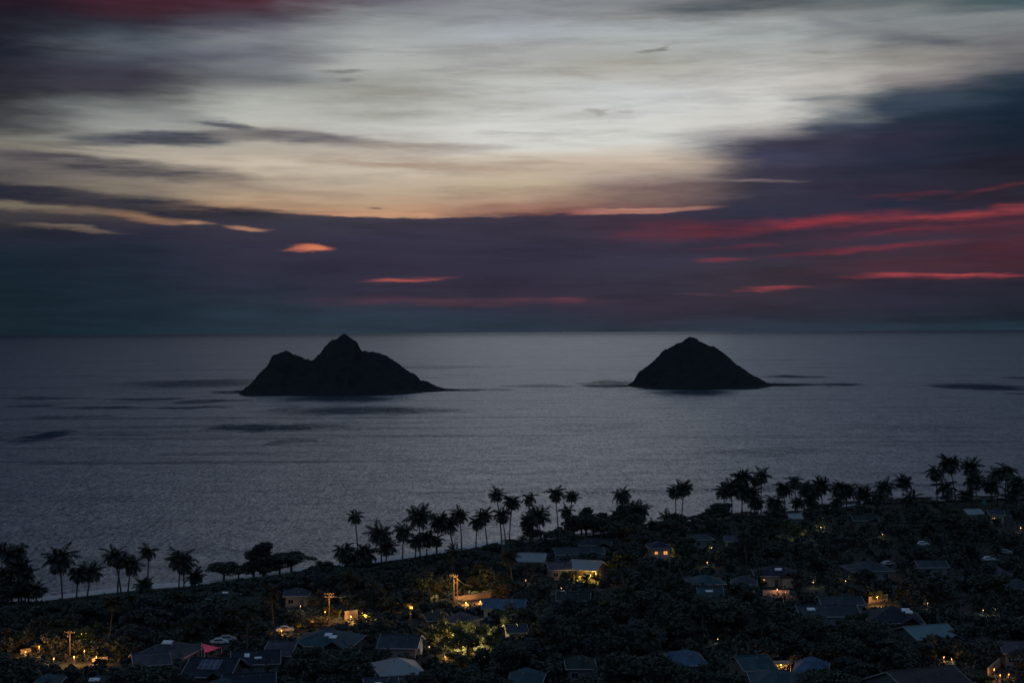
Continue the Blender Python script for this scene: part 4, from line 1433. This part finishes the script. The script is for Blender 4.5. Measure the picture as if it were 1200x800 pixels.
slab('garden_wall', 533, 705, 575, 699, 1.5, 0.3, 'wall_tan', 'long tan garden wall glowing orange at the foot of the twin pole', 'garden wall', 'wall_tan')
slab('garden_wall', 404, 727, 419, 725, 2.4, 0.3, 'wall_tan', 'short tall tan wall glowing orange above the right end of the teal roof', 'garden wall', 'wall_tan')
slab('garden_wall', 1018, 707, 1040, 704, 1.8, 0.3, 'wall_tan', 'tan wall wedge glowing orange left of the navy roof', 'garden wall', 'wall_tan')
slab('garden_wall', 1158, 792, 1172, 780, 1.8, 0.3, 'wall_tan', 'tan driveway wall glowing orange at the lower right', 'garden wall', 'wall_tan')
slab('garden_wall', 108, 776, 126, 774, 1.0, 0.3, 'wall_tan', 'low tan wall glowing orange at the right end of the lower left lights', 'garden wall', 'wall_tan')
slab('garden_wall', 24, 766, 36, 764, 1.0, 0.3, 'wall_tan', 'low tan wall glowing orange at the far left', 'garden wall', 'wall_tan')
slab('garden_wall', 894, 697, 925, 697, 1.4, 0.3, 'wall_tan', 'tan porch wall glowing dull red under the tilted white skylight', 'garden wall', 'wall_tan')
# two added lamps, unseen sources, put in to brighten the long wall
garden_lamp(546, 706, 0.5, 700, 'added low orange lamp brightening the left half of the long garden wall')
garden_lamp(563, 704, 0.5, 700, 'added low orange lamp brightening the right half of the long garden wall')


def porch(x, y, label):
    g = gp(x, y, 4.4)
    z0 = ground_z(g.x, g.y)
    r = empty('porch', (g.x, g.y, z0), 0.1)
    for sx_ in (-1, 1):
        for sy_ in (-1, 1):
            m = MB()
            m.box((sx_ * 1.7, sy_ * 1.0, 1.4), (0.16, 0.16, 2.8))
            m.build('post', M['wall_tan'], r)
    m = MB()
    m.box((0, 0, 2.9), (3.9, 2.6, 0.16))
    m.box((0, 0, 3.03), (3.6, 2.3, 0.1))
    m.build('roof', M['wall_tan'], r)
    tag(r, label, 'porch')
    PROTECT.append((x - 9, y - 5, x + 9, y + 9, g.y - 3))


porch(916, 776, 'small open porch with orange-lit posts between the teal roofs')


def shade_sail(x, y, label):
    g = gp(x, y, 5.0)
    z0 = ground_z(g.x, g.y)
    r = empty('shade_sail', (g.x, g.y, z0))
    P = [Vector((-2.0, 0.4, 5.2)), Vector((2.1, 0.8, 4.2)), Vector((-1.2, -0.6, 3.4))]
    n = 8
    m = MB()
    vs, idx = [], {}
    for i in range(n + 1):
        for j in range(n + 1 - i):
            a, b = i / n, j / n
            c = 1 - a - b
            p = P[0] * a + P[1] * b + P[2] * c
            sag = -0.5 * (a * b + b * c + a * c)
            idx[(i, j)] = len(vs)
            vs.append(p + Vector((0, 0.3 * sag, sag * 0.6)))
    fs = []
    for i in range(n):
        for j in range(n - i):
            fs.append((idx[(i, j)], idx[(i + 1, j)], idx[(i, j + 1)]))
            if j < n - i - 1:
                fs.append((idx[(i + 1, j)], idx[(i + 1, j + 1)], idx[(i, j + 1)]))
    m.add(vs, fs)
    o = m.build('cloth', M['pink'], r)
    md = o.modifiers.new('t', 'SOLIDIFY')
    md.thickness = 0.03
    for p in P:
        m = MB()
        m.tube([(p.x * 1.05, p.y, -0.1), (p.x * 1.05, p.y, p.z + 0.1)], 0.06, 8)
        m.build('post', M['trim'], r)
    point(r, (0.2, -3.6, 4.4), 130, (1.0, 0.42, 0.5))
    tag(r, label, 'shade sail')
    PROTECT.append((x - 12, y - 6, x + 12, y + 6, g.y - 3))


shade_sail(247, 764, 'bright pink triangular shade sail beside the solar panels')


def parasol(x, y, label):
    g = gp(x, y + 6, 1.8)
    r = empty('parasol', (g.x, g.y, ground_z(g.x, g.y)))
    m = MB()
    m.tube([(0, 0, 0), (0, 0, 4.6)], 0.05, 8)
    m.build('pole', M['trim'], r)
    m = MB()
    m.tube([(0, 0, 1.5), (0, 0, 2.0), (0, 0, 3.4), (0, 0, 4.2), (0, 0, 4.5)], [1.0, 1.15, 0.8, 0.3, 0.05], 10)
    m.build('canopy', M['greencloth'], r)
    tag(r, label, 'parasol')
    PROTECT.append((x - 6, y - 7, x + 6, y + 6, g.y - 1))


parasol(1153, 590, 'tall green half-closed canvas parasol by the far right beach')


def car(x, y, rot, paint, label):
    g = gp(x, y, 2.4)
    z0 = ground_z(g.x, g.y) + 0.1
    r = empty('parked_car', (g.x, g.y, z0), R(rot))
    prof_ = [(-2.15, .35), (-2.2, .75), (-2.05, .95), (-1.5, 1.0), (-1.0, 1.42), (0.55, 1.46), (1.15, 1.02), (2.05, .88), (2.2, .6), (2.15, .35)]
    m = MB()
    n = len(prof_)
    m.add([(a, -0.88, b) for a, b in prof_] + [(a, 0.88, b) for a, b in prof_],
          [tuple(range(n))[::-1], tuple(range(n, 2 * n))] + [(i, (i + 1) % n, (i + 1) % n + n, i + n) for i in range(n)])
    o = m.build('body', M[paint], r)
    bv = o.modifiers.new('b', 'BEVEL')
    bv.width = 0.07
    bv.segments = 2
    for s in (-1, 1):
        m = MB()
        m.add([(-1.35, s * 0.885, 1.02), (-0.95, s * 0.885, 1.36), (0.5, s * 0.885, 1.39), (0.98, s * 0.885, 1.02)], [(0, 1, 2, 3)])
        m.build('window', M['glass'], r)
    for (a, b) in ((-1.35, -.8), (-1.35, .8), (1.35, -.8), (1.35, .8)):
        m = MB()
        m.tube([(a, b - 0.11, 0.32), (a, b + 0.11, 0.32)], 0.32, 14)
        w_ = m.build('wheel', M['rubber'], r)
        m = MB()
        m.tube([(a, b - 0.125, 0.32), (a, b + 0.125, 0.32)], 0.18, 10)
        m.build('rim', M['metal'], w_)
    tag(r, label, 'car', 'cars parked by the houses')
    PROTECT.append((x - 4, y - 2, x + 4, y + 1, g.y - 2))
    FOOT.append((g.x, g.y, 2.5))


car(257, 751, 12, 'car_white', 'white car parked on the street above the pink shade sail')
car(266, 747.5, 12, 'car_silver', 'silver car parked beyond the white car above the pink shade sail')
car(1029, 665.5, -10, 'car_white', 'white car parked beside the dim slate hip roof in the upper right')
car(1040, 660, 30, 'car_silver', 'silver car at the right end of the dim slate hip roof in the upper right')
car(334, 737, 8, 'car_silver', 'silver car glowing orange left of the large dark teal roof')
car(1081, 636.5, 0, 'car_white', 'white car alone in the black trees of the upper right')
car(1158, 655, 0, 'car_white', 'white car in the dark gap above the right edge roofs')
car(1178, 646.5, -20, 'car_silver', 'silver car highest in the dark gap near the right edge')

# ------------------------------------------------------------------ the palms on the shore
for p in (
 (12,652,14,13,706,'palm squeezed between the two highest of the left edge clump'),
 (24,664,15,25,710,'palm with drooping crown in the heart of the left edge clump'),
 (1,644,13,2,702,'palm cut by the left edge of the frame, highest of the left edge clump'),
 (20,645,15,22,705,'upright palm with high full crown in the left edge clump'),
 (7,672,14,6,712,'low palm at the left edge beneath the highest one'),
 (31,672,15,30,712,'lower palm in the middle of the left edge clump'),
 (41,690,12,43,714,'lowest palm at the right side of the left edge clump'),
 (70,653,19,73,707,'tall lone palm with drooping fronds just right of the left edge clump'),
 (92,670,15,90,705,'left one of two leaning short palms at the left beach'),
 (106,669,16,102,704,'right one of two leaning short palms at the left beach'),
 (134,650,16,142,699,'tall palm on crossing trunks, left one of the pair at the left beach'),
 (141,654,14,138,699,'tall palm on crossing trunks, right one of the pair at the left beach'),
 (154,660,14,150,698,'medium palm just right of the crossing-trunk palms'),
 (175,644,13,174,694,'slim high palm with a small neat crown at the left beach'),
 (169,684,12,168,700,'squat palm at the foot of the slim high left palm'),
 (212,653,18,210,695,'large bushy palm left of the low bushy tree'),
 (216,660,14,216,693,'palm tucked into the bushy palm left of the low bushy tree'),
 (229,675,12,228,691,'stubby palm right of the large bushy palm'),
 (416,605,11,420,668,'slim palm standing high and alone left of the central palm row'),
 (403,645,15,405,669,'short palm at the left foot of the slim lone palm'),
 (428,648,17,425,669,'broad short palm at the right foot of the slim lone palm'),
 (413,656,12,414,670,'lowest palm in the thicket under the slim lone palm'),
 (445,624,16,447,666,'palm with wide spread fronds, left in the central row'),
 (454,640,14,452,666,'lower palm under the wide spread palm, showing a starry crown'),
 (473,621,14,472,663,'straight palm with a clear trunk before the left central clump'),
 (491,604,16,492,660,'highest palm of the left central clump'),
 (488,632,13,487,661,'low left palm under the highest of the left central clump'),
 (501,628,14,500,658,'low middle palm of the left central clump'),
 (514,610,14,512,656,'second highest palm of the left central clump'),
 (512,632,10,511,657,'small low palm at the right of the left central clump'),
 (525,613,14,532,651,'palm leaning left at the right side of the left central clump'),
 (539,602,12,541,650,'straight palm with long bare trunk right of the left central clump'),
 (559,611,12,558,649,'left one of two touching palms in the middle of the row'),
 (567,604,12,571,647,'right one of two touching palms in the middle of the row'),
 (582,578,12,588,644,'highest of the three slender palms that fan out above centre'),
 (588,602,12,593,644,'lowest of the three slender palms that fan out above centre'),
 (600,587,12,597,644,'right one of the three slender palms that fan out above centre'),
 (620,583,11,621,636,'high palm rising behind the bushy palm right of the fan'),
 (630,603,16,635,640,'big bushy palm leaning over a dark tree near centre'),
 (619,611,12,621,638,'small palm left beneath the big bushy palm near centre'),
 (651,577,12,654,636,'very tall thin palm with a mop crown, lone at centre'),
 (670,581,10,668,628,'tall small-crowned palm right of the mop-crowned palm'),
 (664,598,10,667,630,'short palm under the small-crowned palm near centre'),
 (729,579,13,730,622,'palm with six clear fronds above the black wedge of trees'),
 (748,597,15,748,622,'palm with a heavy right-hand crown beside the black wedge of trees'),
 (723,603,9,723,624,'small palm in the left flank of the black wedge of trees'),
 (784,607,12,783,620,'very short palm right of the black wedge of trees'),
 (766,613,9,767,622,'tiny short palm nearest the wedge of trees on its right'),
 (791,575,11,792,616,'left one of two twin palms standing apart right of centre'),
 (801,571,12,799,616,'right one of two twin palms standing apart right of centre'),
 (848,575,12,849,604,'leftmost palm of the tall right thicket'),
 (858,568,14,858,604,'second palm of the tall right thicket'),
 (870,559,13,870,604,'highest palm of the tall right thicket'),
 (871,574,14,869,605,'palm buried under the highest one of the tall right thicket'),
 (879,578,13,880,604,'palm in the right middle of the tall right thicket'),
 (885,587,11,884,610,'lower palm at the right foot of the tall right thicket'),
 (889,590,9,888,611,'lowest palm at the right foot of the tall right thicket'),
 (885,562,9,886,604,'small palm between the thicket and the tall mop palm'),
 (893,556,12,892,608,'tall mop-crowned palm at the right side of the thicket'),
 (908,587,14,908,602,'short palm on the mound right of the tall thicket'),
 (919,572,12,920,606,'left palm of the pair before the long right hand grove'),
 (931,563,11,932,608,'higher palm of the pair before the long right hand grove'),
 (935,588,10,934,612,'low palm at the left foot of the long right hand grove'),
 (944,571,13,942,604,'first crown of the long right hand grove'),
 (955,574,13,954,602,'second crown of the long right hand grove'),
 (962,568,13,964,602,'third and highest crown of the long right hand grove'),
 (950,584,13,948,604,'lower middle palm of the long right hand grove'),
 (984,570,13,985,600,'left crown of the round grove left of the surf gap'),
 (992,573,13,992,600,'right crown of the round grove left of the surf gap'),
 (980,586,11,981,601,'low palm under the round grove left of the surf gap'),
 (1012,578,13,1013,598,'palm standing against the bright surf gap'),
 (1036,570,13,1035,598,'spiky palm right of the surf gap'),
 (1028,582,11,1028,599,'low palm at the left foot of the spiky palm'),
 (1058,564,12,1058,596,'slim palm between the spiky palm and the tall right trio'),
 (1067,583,14,1066,598,'wide low palm with sprawling fronds below the slim palm'),
 (1097,552,13,1098,594,'left palm of the tall trio on the right'),
 (1112,542,14,1120,593,'highest palm on the right, its trunk curving'),
 (1108,570,15,1108,595,'bushy lower palm between the tall trio trunks'),
 (1138,546,13,1139,592,'right palm of the tall trio on the right'),
 (1143,562,15,1145,595,'broad palm directly under the right palm of the trio'),
 (1132,578,12,1131,596,'low palm left under the broad palm'),
 (1161,568,12,1162,594,'palm left in the far right group'),
 (1167,555,12,1169,593,'upper left palm in the far right group'),
 (1180,551,14,1178,593,'highest palm in the far right group'),
 (1192,566,14,1191,595,'palm nearest the right edge of the frame'),
 (1185,579,13,1187,596,'lowest palm in the far right group'),
):
    palm(*p)

# ------------------------------------------------------------------ telling the dark trees apart by what stands next to them
LANDMARKS = [(30,763,'the far left lamp and its tan wall'),(98,745,'the lit pole and lit tree at lower left'),(200,757,'the white diamond skylight roof'),(250,770,'the pink sail and solar panels'),(292,790,'the dark roof at the bottom right of the solar panels'),(332,758,'the mauve roof beside the teal roof'),(384,744,'the large dark teal roof'),(386,712,'the orange pole above the teal roof'),(466,775,'the brightest pale grey roof'),(470,749,'the slate roof behind the pale one'),(482,711,'the orange bushes between the poles'),(533,690,'the twin orange pole'),(548,747,'the big yellow-lit tree'),(592,706,'the bright blue roof'),(604,735,'the small roof below the blue one'),(616,789,'the round teal roof at bottom centre'),(624,652,'the pale roof left of the villa'),(685,666,'the yellow-lit villa'),(680,772,'the nearly black roof below centre'),(700,636,'the row of orange windows'),(772,640,'the glowing rooms in black trees'),(804,766,'the dull blue roof'),(829,685,'the pair of dim teal roofs'),(822,628,'the dim roof below the sloping tree line'),(908,670,'the roof with dull red porch'),(905,785,'the lit teal roofs and dark pole'),(951,775,'the blue roof right of the lit pole'),(968,714,'the long roof with one skylight'),(1016,662,'the slate roof with two cars'),(1046,717,'the navy roof with white skylight'),(1028,703,'the orange-lit gable wall'),(1084,738,'the aqua roof'),(1078,793,'the big brown roof'),(1168,788,'the orange-lit driveway'),(1140,600,'the two beach houses at far right'),(1192,683,'the slate roof at the right edge'),(1158,655,'the two cars in the dark gap'),(1090,660,'the dim roof in the dark gap'),(931,622,'the greenish lit tree'),(985,640,'the grey-blue bare looking tree'),(348,692,'the dim roof near the beach'),(262,695,'the green roof near the left beach'),(1188,756,'the mauve roof at the right edge'),(672,697,'the dim roof under the villa'),
 (150,690,'the crossing-trunk palms'),(440,660,'the wide spread palm'),(500,655,'the left central palm clump'),(590,640,'the three fanning palms'),(651,610,'the mop-crowned palm'),(690,600,'the tallest ragged black tree'),(735,598,'the black wedge of trees'),(796,600,'the twin palms'),(865,595,'the tall right palm thicket'),(912,598,'the mound right of the thicket'),(950,592,'the long right hand grove'),(988,592,'the round grove'),(1015,590,'the surf gap'),(1045,590,'the spiky palm'),(1070,590,'the slim palm at right'),(1108,592,'the tall right palm trio'),(1180,592,'the far right palm group')]
USED = {}


def near_label(g, h, kind, where):
    x, y, _ = proj((g.x, g.y, ground_z(g.x, g.y) + h * 0.6))
    best = sorted(LANDMARKS, key=lambda q: (q[0] - x) ** 2 + ((q[1] - y) * 1.6) ** 2)[:20]
    size = 'tall' if h > 7.8 else ('low' if h < 4 else 'mid-sized')
    shape = {'round': 'bushy', 'wide': 'flat-topped', 'loose': 'loose-crowned', 'spiky': 'ragged'}[kind]
    last = None
    for q in best:
        dx, dy = x - q[0], (y - q[1]) * 1.6
        far = math.hypot(dx, dy) > 38
        rel = ('right of' if dx > 0 else 'left of') if abs(dx) > abs(dy) else ('below' if dy > 0 else 'above')
        if far:
            rel = 'well ' + rel if rel not in ('below', 'above') else 'some way ' + rel
        l = '%s %s dark tree %s %s' % (size, shape, rel, q[2])
        last = last or l
        if l not in USED and len(l.split()) < 17:
            USED[l] = 1
            return l
    return last if len(last.split()) < 17 else ' '.join(last.split()[1:])


# ------------------------------------------------------------------ the tree line along the beach
K_PX = [(-60,708),(0,706),(50,706),(75,706),(100,701),(150,696),(200,691),(235,686),(255,683),(290,678),(337,673),(358,668),(375,658),(385,657),(398,664),(425,663),(455,659),(480,656),(495,652),(520,648),(545,645),(562,642),(570,638),(582,637),(590,641),(605,634),(612,632),(620,622),(632,620),(640,628),(650,632),(657,618),(665,606),(680,598),(690,596),(700,603),(712,602),(720,604),(730,592),(736,591),(742,600),(750,612),(758,616),(775,611),(785,603),(795,599),(802,605),(812,604),(830,598),(836,590),(855,590),(862,600),(875,604),(888,604),(895,603),(905,596),(915,598),(925,606),(930,608),(938,603),(950,594),(962,590),(985,594),(1010,594),(1030,592),(1042,586),(1050,588),(1075,590),(1100,588),(1130,591),(1150,589),(1175,591),(1200,588),(1260,586)]
kx = [p[0] for p in K_PX]
ky = [p[1] for p in K_PX]


def at_edge(px_, inland):
    """the ground point seen in column px_, that far behind the water's edge"""
    lo, hi_ = 560.0, 760.0
    for _ in range(30):
        mid = (lo + hi_) / 2
        g = gp(px_, mid, 1.7)
        if shore(g.x) - g.y > inland:
            hi_ = mid
        else:
            lo = mid
    return gp(px_, (lo + hi_) / 2, 1.7)


def height_to(g, px_, y):
    d = ray(px_, y)
    t = g.y / d.y
    return CAM_H + d.z * t - ground_z(g.x, g.y)


SH = 'dark rounded shrub tree in the black tree line along the beach'
px_ = 598
while px_ < 1215:
    yk = float(np.interp(px_, kx, ky))
    for inl in ((15, 27) if px_ > 640 else (15,)):
        g = at_edge(px_ + rnd.uniform(-3, 3), inl + rnd.uniform(-3, 3))
        sp = proj(g)[0]
        yk2 = float(np.interp(sp, kx, ky))
        h = height_to(g, sp, yk2 + (0 if inl == 15 else 2)) * rnd.uniform(.94, 1.05)
        if h < 1.2:
            h = 1.2
        w_ = max(7.0, min(10.0, h * 1.5))
        tree(g.x, g.y, h, w_, rnd.choice(('round', 'round', 'loose')), near_label(g, h, 'round', 'b'), 'shrub trees of the black beach tree line')
        FOOT.append((g.x, g.y, w_ * 0.2))
    px_ += 12
for (x, ytop, w_, inl, kind, label) in (
 (10, 676, 12, 24, 'round', 'dense dark tree filling the foot of the left edge palm clump'),
 (33, 684, 11, 24, 'round', 'rounded dark tree at the right foot of the left edge palm clump'),
 (262, 657, 12, 18, 'round', 'low wide bushy tree on the left beach, left of the spiky ironwood'),
 (280, 661, 8, 18, 'wide', 'smaller flat-topped tree touching the spiky ironwood on its left side'),
 (309, 635, 16, 22, 'spiky', 'spiky dark ironwood tree, highest on the left beach'),
 (297, 645, 12, 20, 'spiky', 'lower spiky ironwood joined to the left side of the highest one'),
 (342, 645, 13, 22, 'wide', 'flat-topped spreading tree with open branches right of the spiky ironwood'),
 (328, 647, 11, 22, 'round', 'dense dark tree between the ironwood and the open-branched tree'),
 (380, 656, 7, 16, 'round', 'round dark bush on the hedge left of the slim lone palm'),
 (478, 655, 5, 8, 'round', 'small round bush at the foot of the straight clear-trunk palm'),
 (687, 594, 12, 20, 'spiky', 'tall ragged black tree rising highest above the row of orange windows'),
 (707, 600, 10, 22, 'spiky', 'square-shouldered black tree right of the tallest ragged one'),
 (735, 588, 9, 20, 'round', 'pointed black tree forming the wedge under the six-frond palm'),
 (846, 588, 11, 18, 'round', 'flat black tree at the left foot of the tall right thicket'),
 (912, 594, 11, 22, 'round', 'rounded black mound tree right of the tall thicket'),
 (624, 618, 8, 16, 'round', 'dense black tree under the big bushy palm near centre'),
 (962, 588, 12, 22, 'round', 'broad black tree beneath the long right hand grove'),
 (1045, 584, 8, 18, 'round', 'round black tree left of the wide low palm'),
):
    g = at_edge(x, inl)
    tree(g.x, g.y, height_to(g, x, ytop), w_, kind, label)
    FOOT.append((g.x, g.y, 3))

# ------------------------------------------------------------------ trees catching lamp light
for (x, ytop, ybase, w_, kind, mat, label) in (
 (98, 733, 757, 6.5, 'round', 'leaf_lit', 'yellow-green lit tree beside the pole in the lower left'),
 (46, 752, 764, 4.5, 'loose', 'leaf_lit', 'small yellow-lit bush at the far left'),
 (548, 727, 772, 9.0, 'loose', 'leaf_lit', 'big bright yellow-lit tree at centre left'),
 (523, 727, 762, 7.0, 'loose', 'leaf_lit', 'dull orange-lit tree left of the big bright one'),
 (510, 679, 702, 6.0, 'loose', 'leaf_lit', 'yellow-lit tree left of the twin orange pole'),
 (552, 677, 698, 7.0, 'loose', 'leaf_lit', 'lit leafy tree just right of the twin orange pole'),
 (564, 679, 697, 4.5, 'loose', 'leaf_lit', 'small orange-lit tree at the end of the lit foliage right of the twin pole'),
 (931, 613, 634, 6.0, 'loose', 'leaf_lit', 'greenish yellow lit tree below the tall palm thicket'),
 (1150, 786, 812, 6.0, 'loose', 'leaf_lit', 'yellow-lit bush left of the lower right driveway'),
 (428, 716, 727, 5.0, 'loose', 'leaf_lit', 'lit hedge tree right of the small tan wall'),
 (365, 724, 735, 5.0, 'loose', 'leaf_lit', 'low orange-lit bush in the middle of the lit hedge'),
 (378, 723, 735, 4.5, 'loose', 'leaf_lit', 'low orange-lit bush at the right end of the lit hedge'),
 (352, 727, 737, 4.0, 'loose', 'leaf_lit', 'low orange-lit bush at the left end of the lit hedge'),
 (482, 705, 718, 5.5, 'loose', 'leaf_lit', 'orange-lit bushes between the two lit poles'),
 (1027, 690, 706, 5.0, 'loose', 'leaf_lit', 'sparse orange-lit shrub above the glowing gable at right'),
 (782, 636, 652, 4.5, 'loose', 'leaf_lit', 'faintly lit tree right of the glowing rooms'),
 (390, 708, 728, 6, 'loose', 'leaf_lit', 'lit tree around the orange-lit pole above the teal roof'),
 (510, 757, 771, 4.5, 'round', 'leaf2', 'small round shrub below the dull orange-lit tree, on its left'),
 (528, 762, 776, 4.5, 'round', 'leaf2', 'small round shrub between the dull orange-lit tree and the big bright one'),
 (542, 766, 780, 4.5, 'round', 'leaf_lit', 'round lit shrub at the foot of the big bright tree'),
 (560, 762, 777, 4.0, 'loose', 'leaf_lit', 'loose lit shrub at the right foot of the big bright tree'),
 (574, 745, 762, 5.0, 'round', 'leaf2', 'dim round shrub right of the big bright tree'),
 (676, 670, 682, 3.6, 'loose', 'leaf_lit', 'left yellow-lit shrub before the yellow-lit house'),
 (687, 671, 684, 4.0, 'loose', 'leaf_lit', 'middle yellow-lit shrub before the yellow-lit house'),
 (698, 670, 683, 3.8, 'loose', 'leaf_lit', 'right yellow-lit shrub before the yellow-lit house'),
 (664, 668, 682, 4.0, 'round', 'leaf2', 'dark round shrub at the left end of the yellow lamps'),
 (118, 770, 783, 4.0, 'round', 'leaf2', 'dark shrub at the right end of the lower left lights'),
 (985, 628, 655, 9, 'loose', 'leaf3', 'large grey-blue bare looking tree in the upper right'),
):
    g = gp(x, ybase, 1.8)
    tree(g.x, g.y, max(1.5, height_to(g, x, ytop)), w_, kind, label, None, 'tree', M[mat])

# ------------------------------------------------------------------ the dark trees between the houses
def max_height(gx, gy, wid):
    """how tall a tree may grow here without hiding what the photograph shows behind it"""
    b = proj((gx, gy, ground_z(gx, gy)))
    s = FPX / gy
    hm = max(0.9, (b[1] - float(np.interp(b[0], kx, ky)) - 1.5) / s)
    for q in PROTECT:
        if gy < q[4] and b[0] - wid * .40 * s < q[2] and b[0] + wid * .40 * s > q[0] and b[1] > q[1]:
            hm = min(hm, (b[1] - q[3]) / s)
    return hm * rnd.uniform(0.85, 1.12)


placed = []
tries = 0
NIND = 150
while len(placed) < NIND and tries < 60000:
    tries += 1
    sx0 = rnd.uniform(-30, 1230)
    sy0 = rnd.uniform(600, 835)
    g = gp(sx0, sy0, 1.8)
    inl = shore(g.x) - g.y
    low = sx0 < 600 and inl < 62
    if inl < (44 if sx0 > 600 else 26):
        continue
    h = rnd.uniform(5.5, 10.0) if not low else rnd.uniform(2.2, 3.4)
    w_ = h * rnd.uniform(1.1, 1.6) if not low else h * 2.6
    if any((g.x - a) ** 2 + (g.y - b) ** 2 < ((w_ + c) * 0.36) ** 2 for a, b, c in placed):
        continue
    if any((g.x - a) ** 2 + (g.y - b) ** 2 < (w_ * 0.30 + c) ** 2 for a, b, c in FOOT):
        continue
    hm = max_height(g.x, g.y, w_)
    if hm < h * 0.8:
        continue
    h = min(h, hm)
    placed.append((g.x, g.y, w_))
    k = rnd.choice(('round', 'round', 'wide', 'loose', 'loose'))
    tree(g.x, g.y, h, w_, k, near_label(g, h, k, 't'), 'dark trees between the houses', 'tree',
         rnd.choice((None, None, M['leaf3'], M['leaf2'])))
print('TREES', len(placed), tries)
# garden palms standing over the dark trees
usedp = set()
ng = 0
tries = 0
while ng < 16 and tries < 4000:
    tries += 1
    sx0 = rnd.uniform(20, 1180)
    sy0 = rnd.uniform(650, 800)
    g = gp(sx0, sy0, 1.8)
    if shore(g.x) - g.y < 60 or any((g.x - a) ** 2 + (g.y - b) ** 2 < (1.0 + c * .8) ** 2 for a, b, c in FOOT):
        continue
    h = rnd.uniform(8, 12)
    if max_height(g.x, g.y, 4.0) < h:
        continue
    bx_, by_, _ = proj((g.x, g.y, 1.6))
    tx_, ty_, _ = proj((g.x + rnd.uniform(-1, 1), g.y, 1.8 + h))
    q = min(LANDMARKS, key=lambda q: (q[0] - tx_) ** 2 + ((q[1] - ty_) * 1.6) ** 2)
    rel = 'right of' if tx_ > q[0] else 'left of'
    if (rel, q[2]) in usedp:
        continue
    usedp.add((rel, q[2]))
    palm(tx_, ty_, 3.0 * FPX / g.y, bx_, by_, 'dark garden palm %s %s' % (rel, q[2]))['group'] = 'garden palms between the houses'
    FOOT.append((g.x, g.y, 1.0))
    ng += 1

# past those, the smaller trees and tall shrubs that read as one mass
rs = np.random.RandomState(21)
SMALL = []
tries = 0
while len(SMALL) < 1500 and tries < 60000:
    tries += 1
    sx0 = rs.uniform(-90, 1290)
    sy0 = rs.uniform(592, 860)
    g = gp(sx0, sy0, 1.8)
    inl = shore(g.x) - g.y
    if inl < (34 if sx0 > 600 else 28):
        continue
    low = sx0 < 600 and inl < 60
    h = rs.uniform(2.5, 7.0) if not low else rs.uniform(1.5, 2.6)
    w_ = h * rs.uniform(1.0, 1.4) if not low else h * 2
    if any((g.x - a) ** 2 + (g.y - b) ** 2 < ((w_ + c) * 0.25) ** 2 for a, b, c in SMALL):
        continue
    if any((g.x - a) ** 2 + (g.y - b) ** 2 < (w_ * 0.12 + c * .93) ** 2 for a, b, c in FOOT):
        continue
    hm = max_height(g.x, g.y, w_)
    if hm < 1.2:
        continue
    if hm < h:
        h = hm
        w_ = max(2.5, min(w_, h * 1.8))
    SMALL.append((g.x, g.y, w_))
    nl = rs.randint(4, 8)
    lobes = []
    for q in range(nl):
        an, kk = rs.uniform(0, 6.28), rs.uniform(0.1, .32) * w_
        lr = w_ * rs.uniform(.14, .26)
        lz = min(lr * .9, h * .4)
        lobes.append((g.x + kk * math.cos(an), g.y + kk * math.sin(an), ground_z(g.x, g.y) + rs.uniform(.35, 1.0) * (h - lz), lr, lr, lz))
    SMALL[-1] = SMALL[-1] + () 
    P = crown_points(rs, lobes, int(150 + 26 * w_ * 1.2), 0.5)
    if len(SMALL) == 1:
        ALLP = [P]
    else:
        ALLP.append(P)
print('SMALL', len(SMALL), tries)
V, F = quads(np.concatenate(ALLP), 0.55, rs, 0.3)
o = link('garden_thicket', mesh_np('garden_thicket', V, F, 4), M['leaf'])
tag(o, 'dark mass of small trees and tall shrubs filling the space between the roofs', 'thicket', kind='stuff')

# ------------------------------------------------------------------ clipped hedge on the left beach and rough undergrowth
rs = np.random.RandomState(4)
pts = []
for px_ in np.arange(-60, 612, 0.5):
    yk = float(np.interp(px_, kx, ky))
    g0 = gp(px_, yk + 5.5, 1.7)
    if 366 < px_ < 398:
        yk = 665 - (px_ - 366) * 0.05
    h = max(0.8, min(3.2, height_to(g0, px_, yk))) * (1 + 0.22 * mnoise.noise(Vector((px_ * 0.08, 1, 1))))
    for k in range(14):
        yy = g0.y - rs.uniform(-1.5, 7)
        pts.append((g0.x + rs.uniform(-.4, .4), yy, ground_z(g0.x, yy) + h * (1 - rs.rand() ** 2.2) * (1 + 0.06 * rs.randn())))
V, F = quads(np.array(pts), 0.62, rs, 0.6)
o = link('beach_hedge', mesh_np('beach_hedge', V, F, 4), M['leaf'])
tag(o, 'long dark clipped hedge running along the left beach under the palms', 'hedge', kind='stuff')

pts = []
n = 0
while n < 60000:
    sx0 = rs.uniform(-80, 1280)
    sy0 = rs.uniform(592, 860)
    g = gp(sx0, sy0, 1.8)
    if shore(g.x) - g.y < 23:
        continue
    if mnoise.noise(Vector((g.x * 0.09, g.y * 0.09, 2))) < -0.18:
        continue
    n += 1
    pts.append((g.x, g.y, ground_z(g.x, g.y) + 1.1 * rs.rand() * max(0.15, mnoise.noise(Vector((g.x * 0.09, g.y * 0.09, 2))) + .45)))
V, F = quads(np.array(pts), 0.7, rs, 0.8)
o = link('ground_cover', mesh_np('ground_cover', V, F, 4), M['leaf3'])
tag(o, 'dark low undergrowth filling the gardens between the houses', 'undergrowth', kind='stuff')
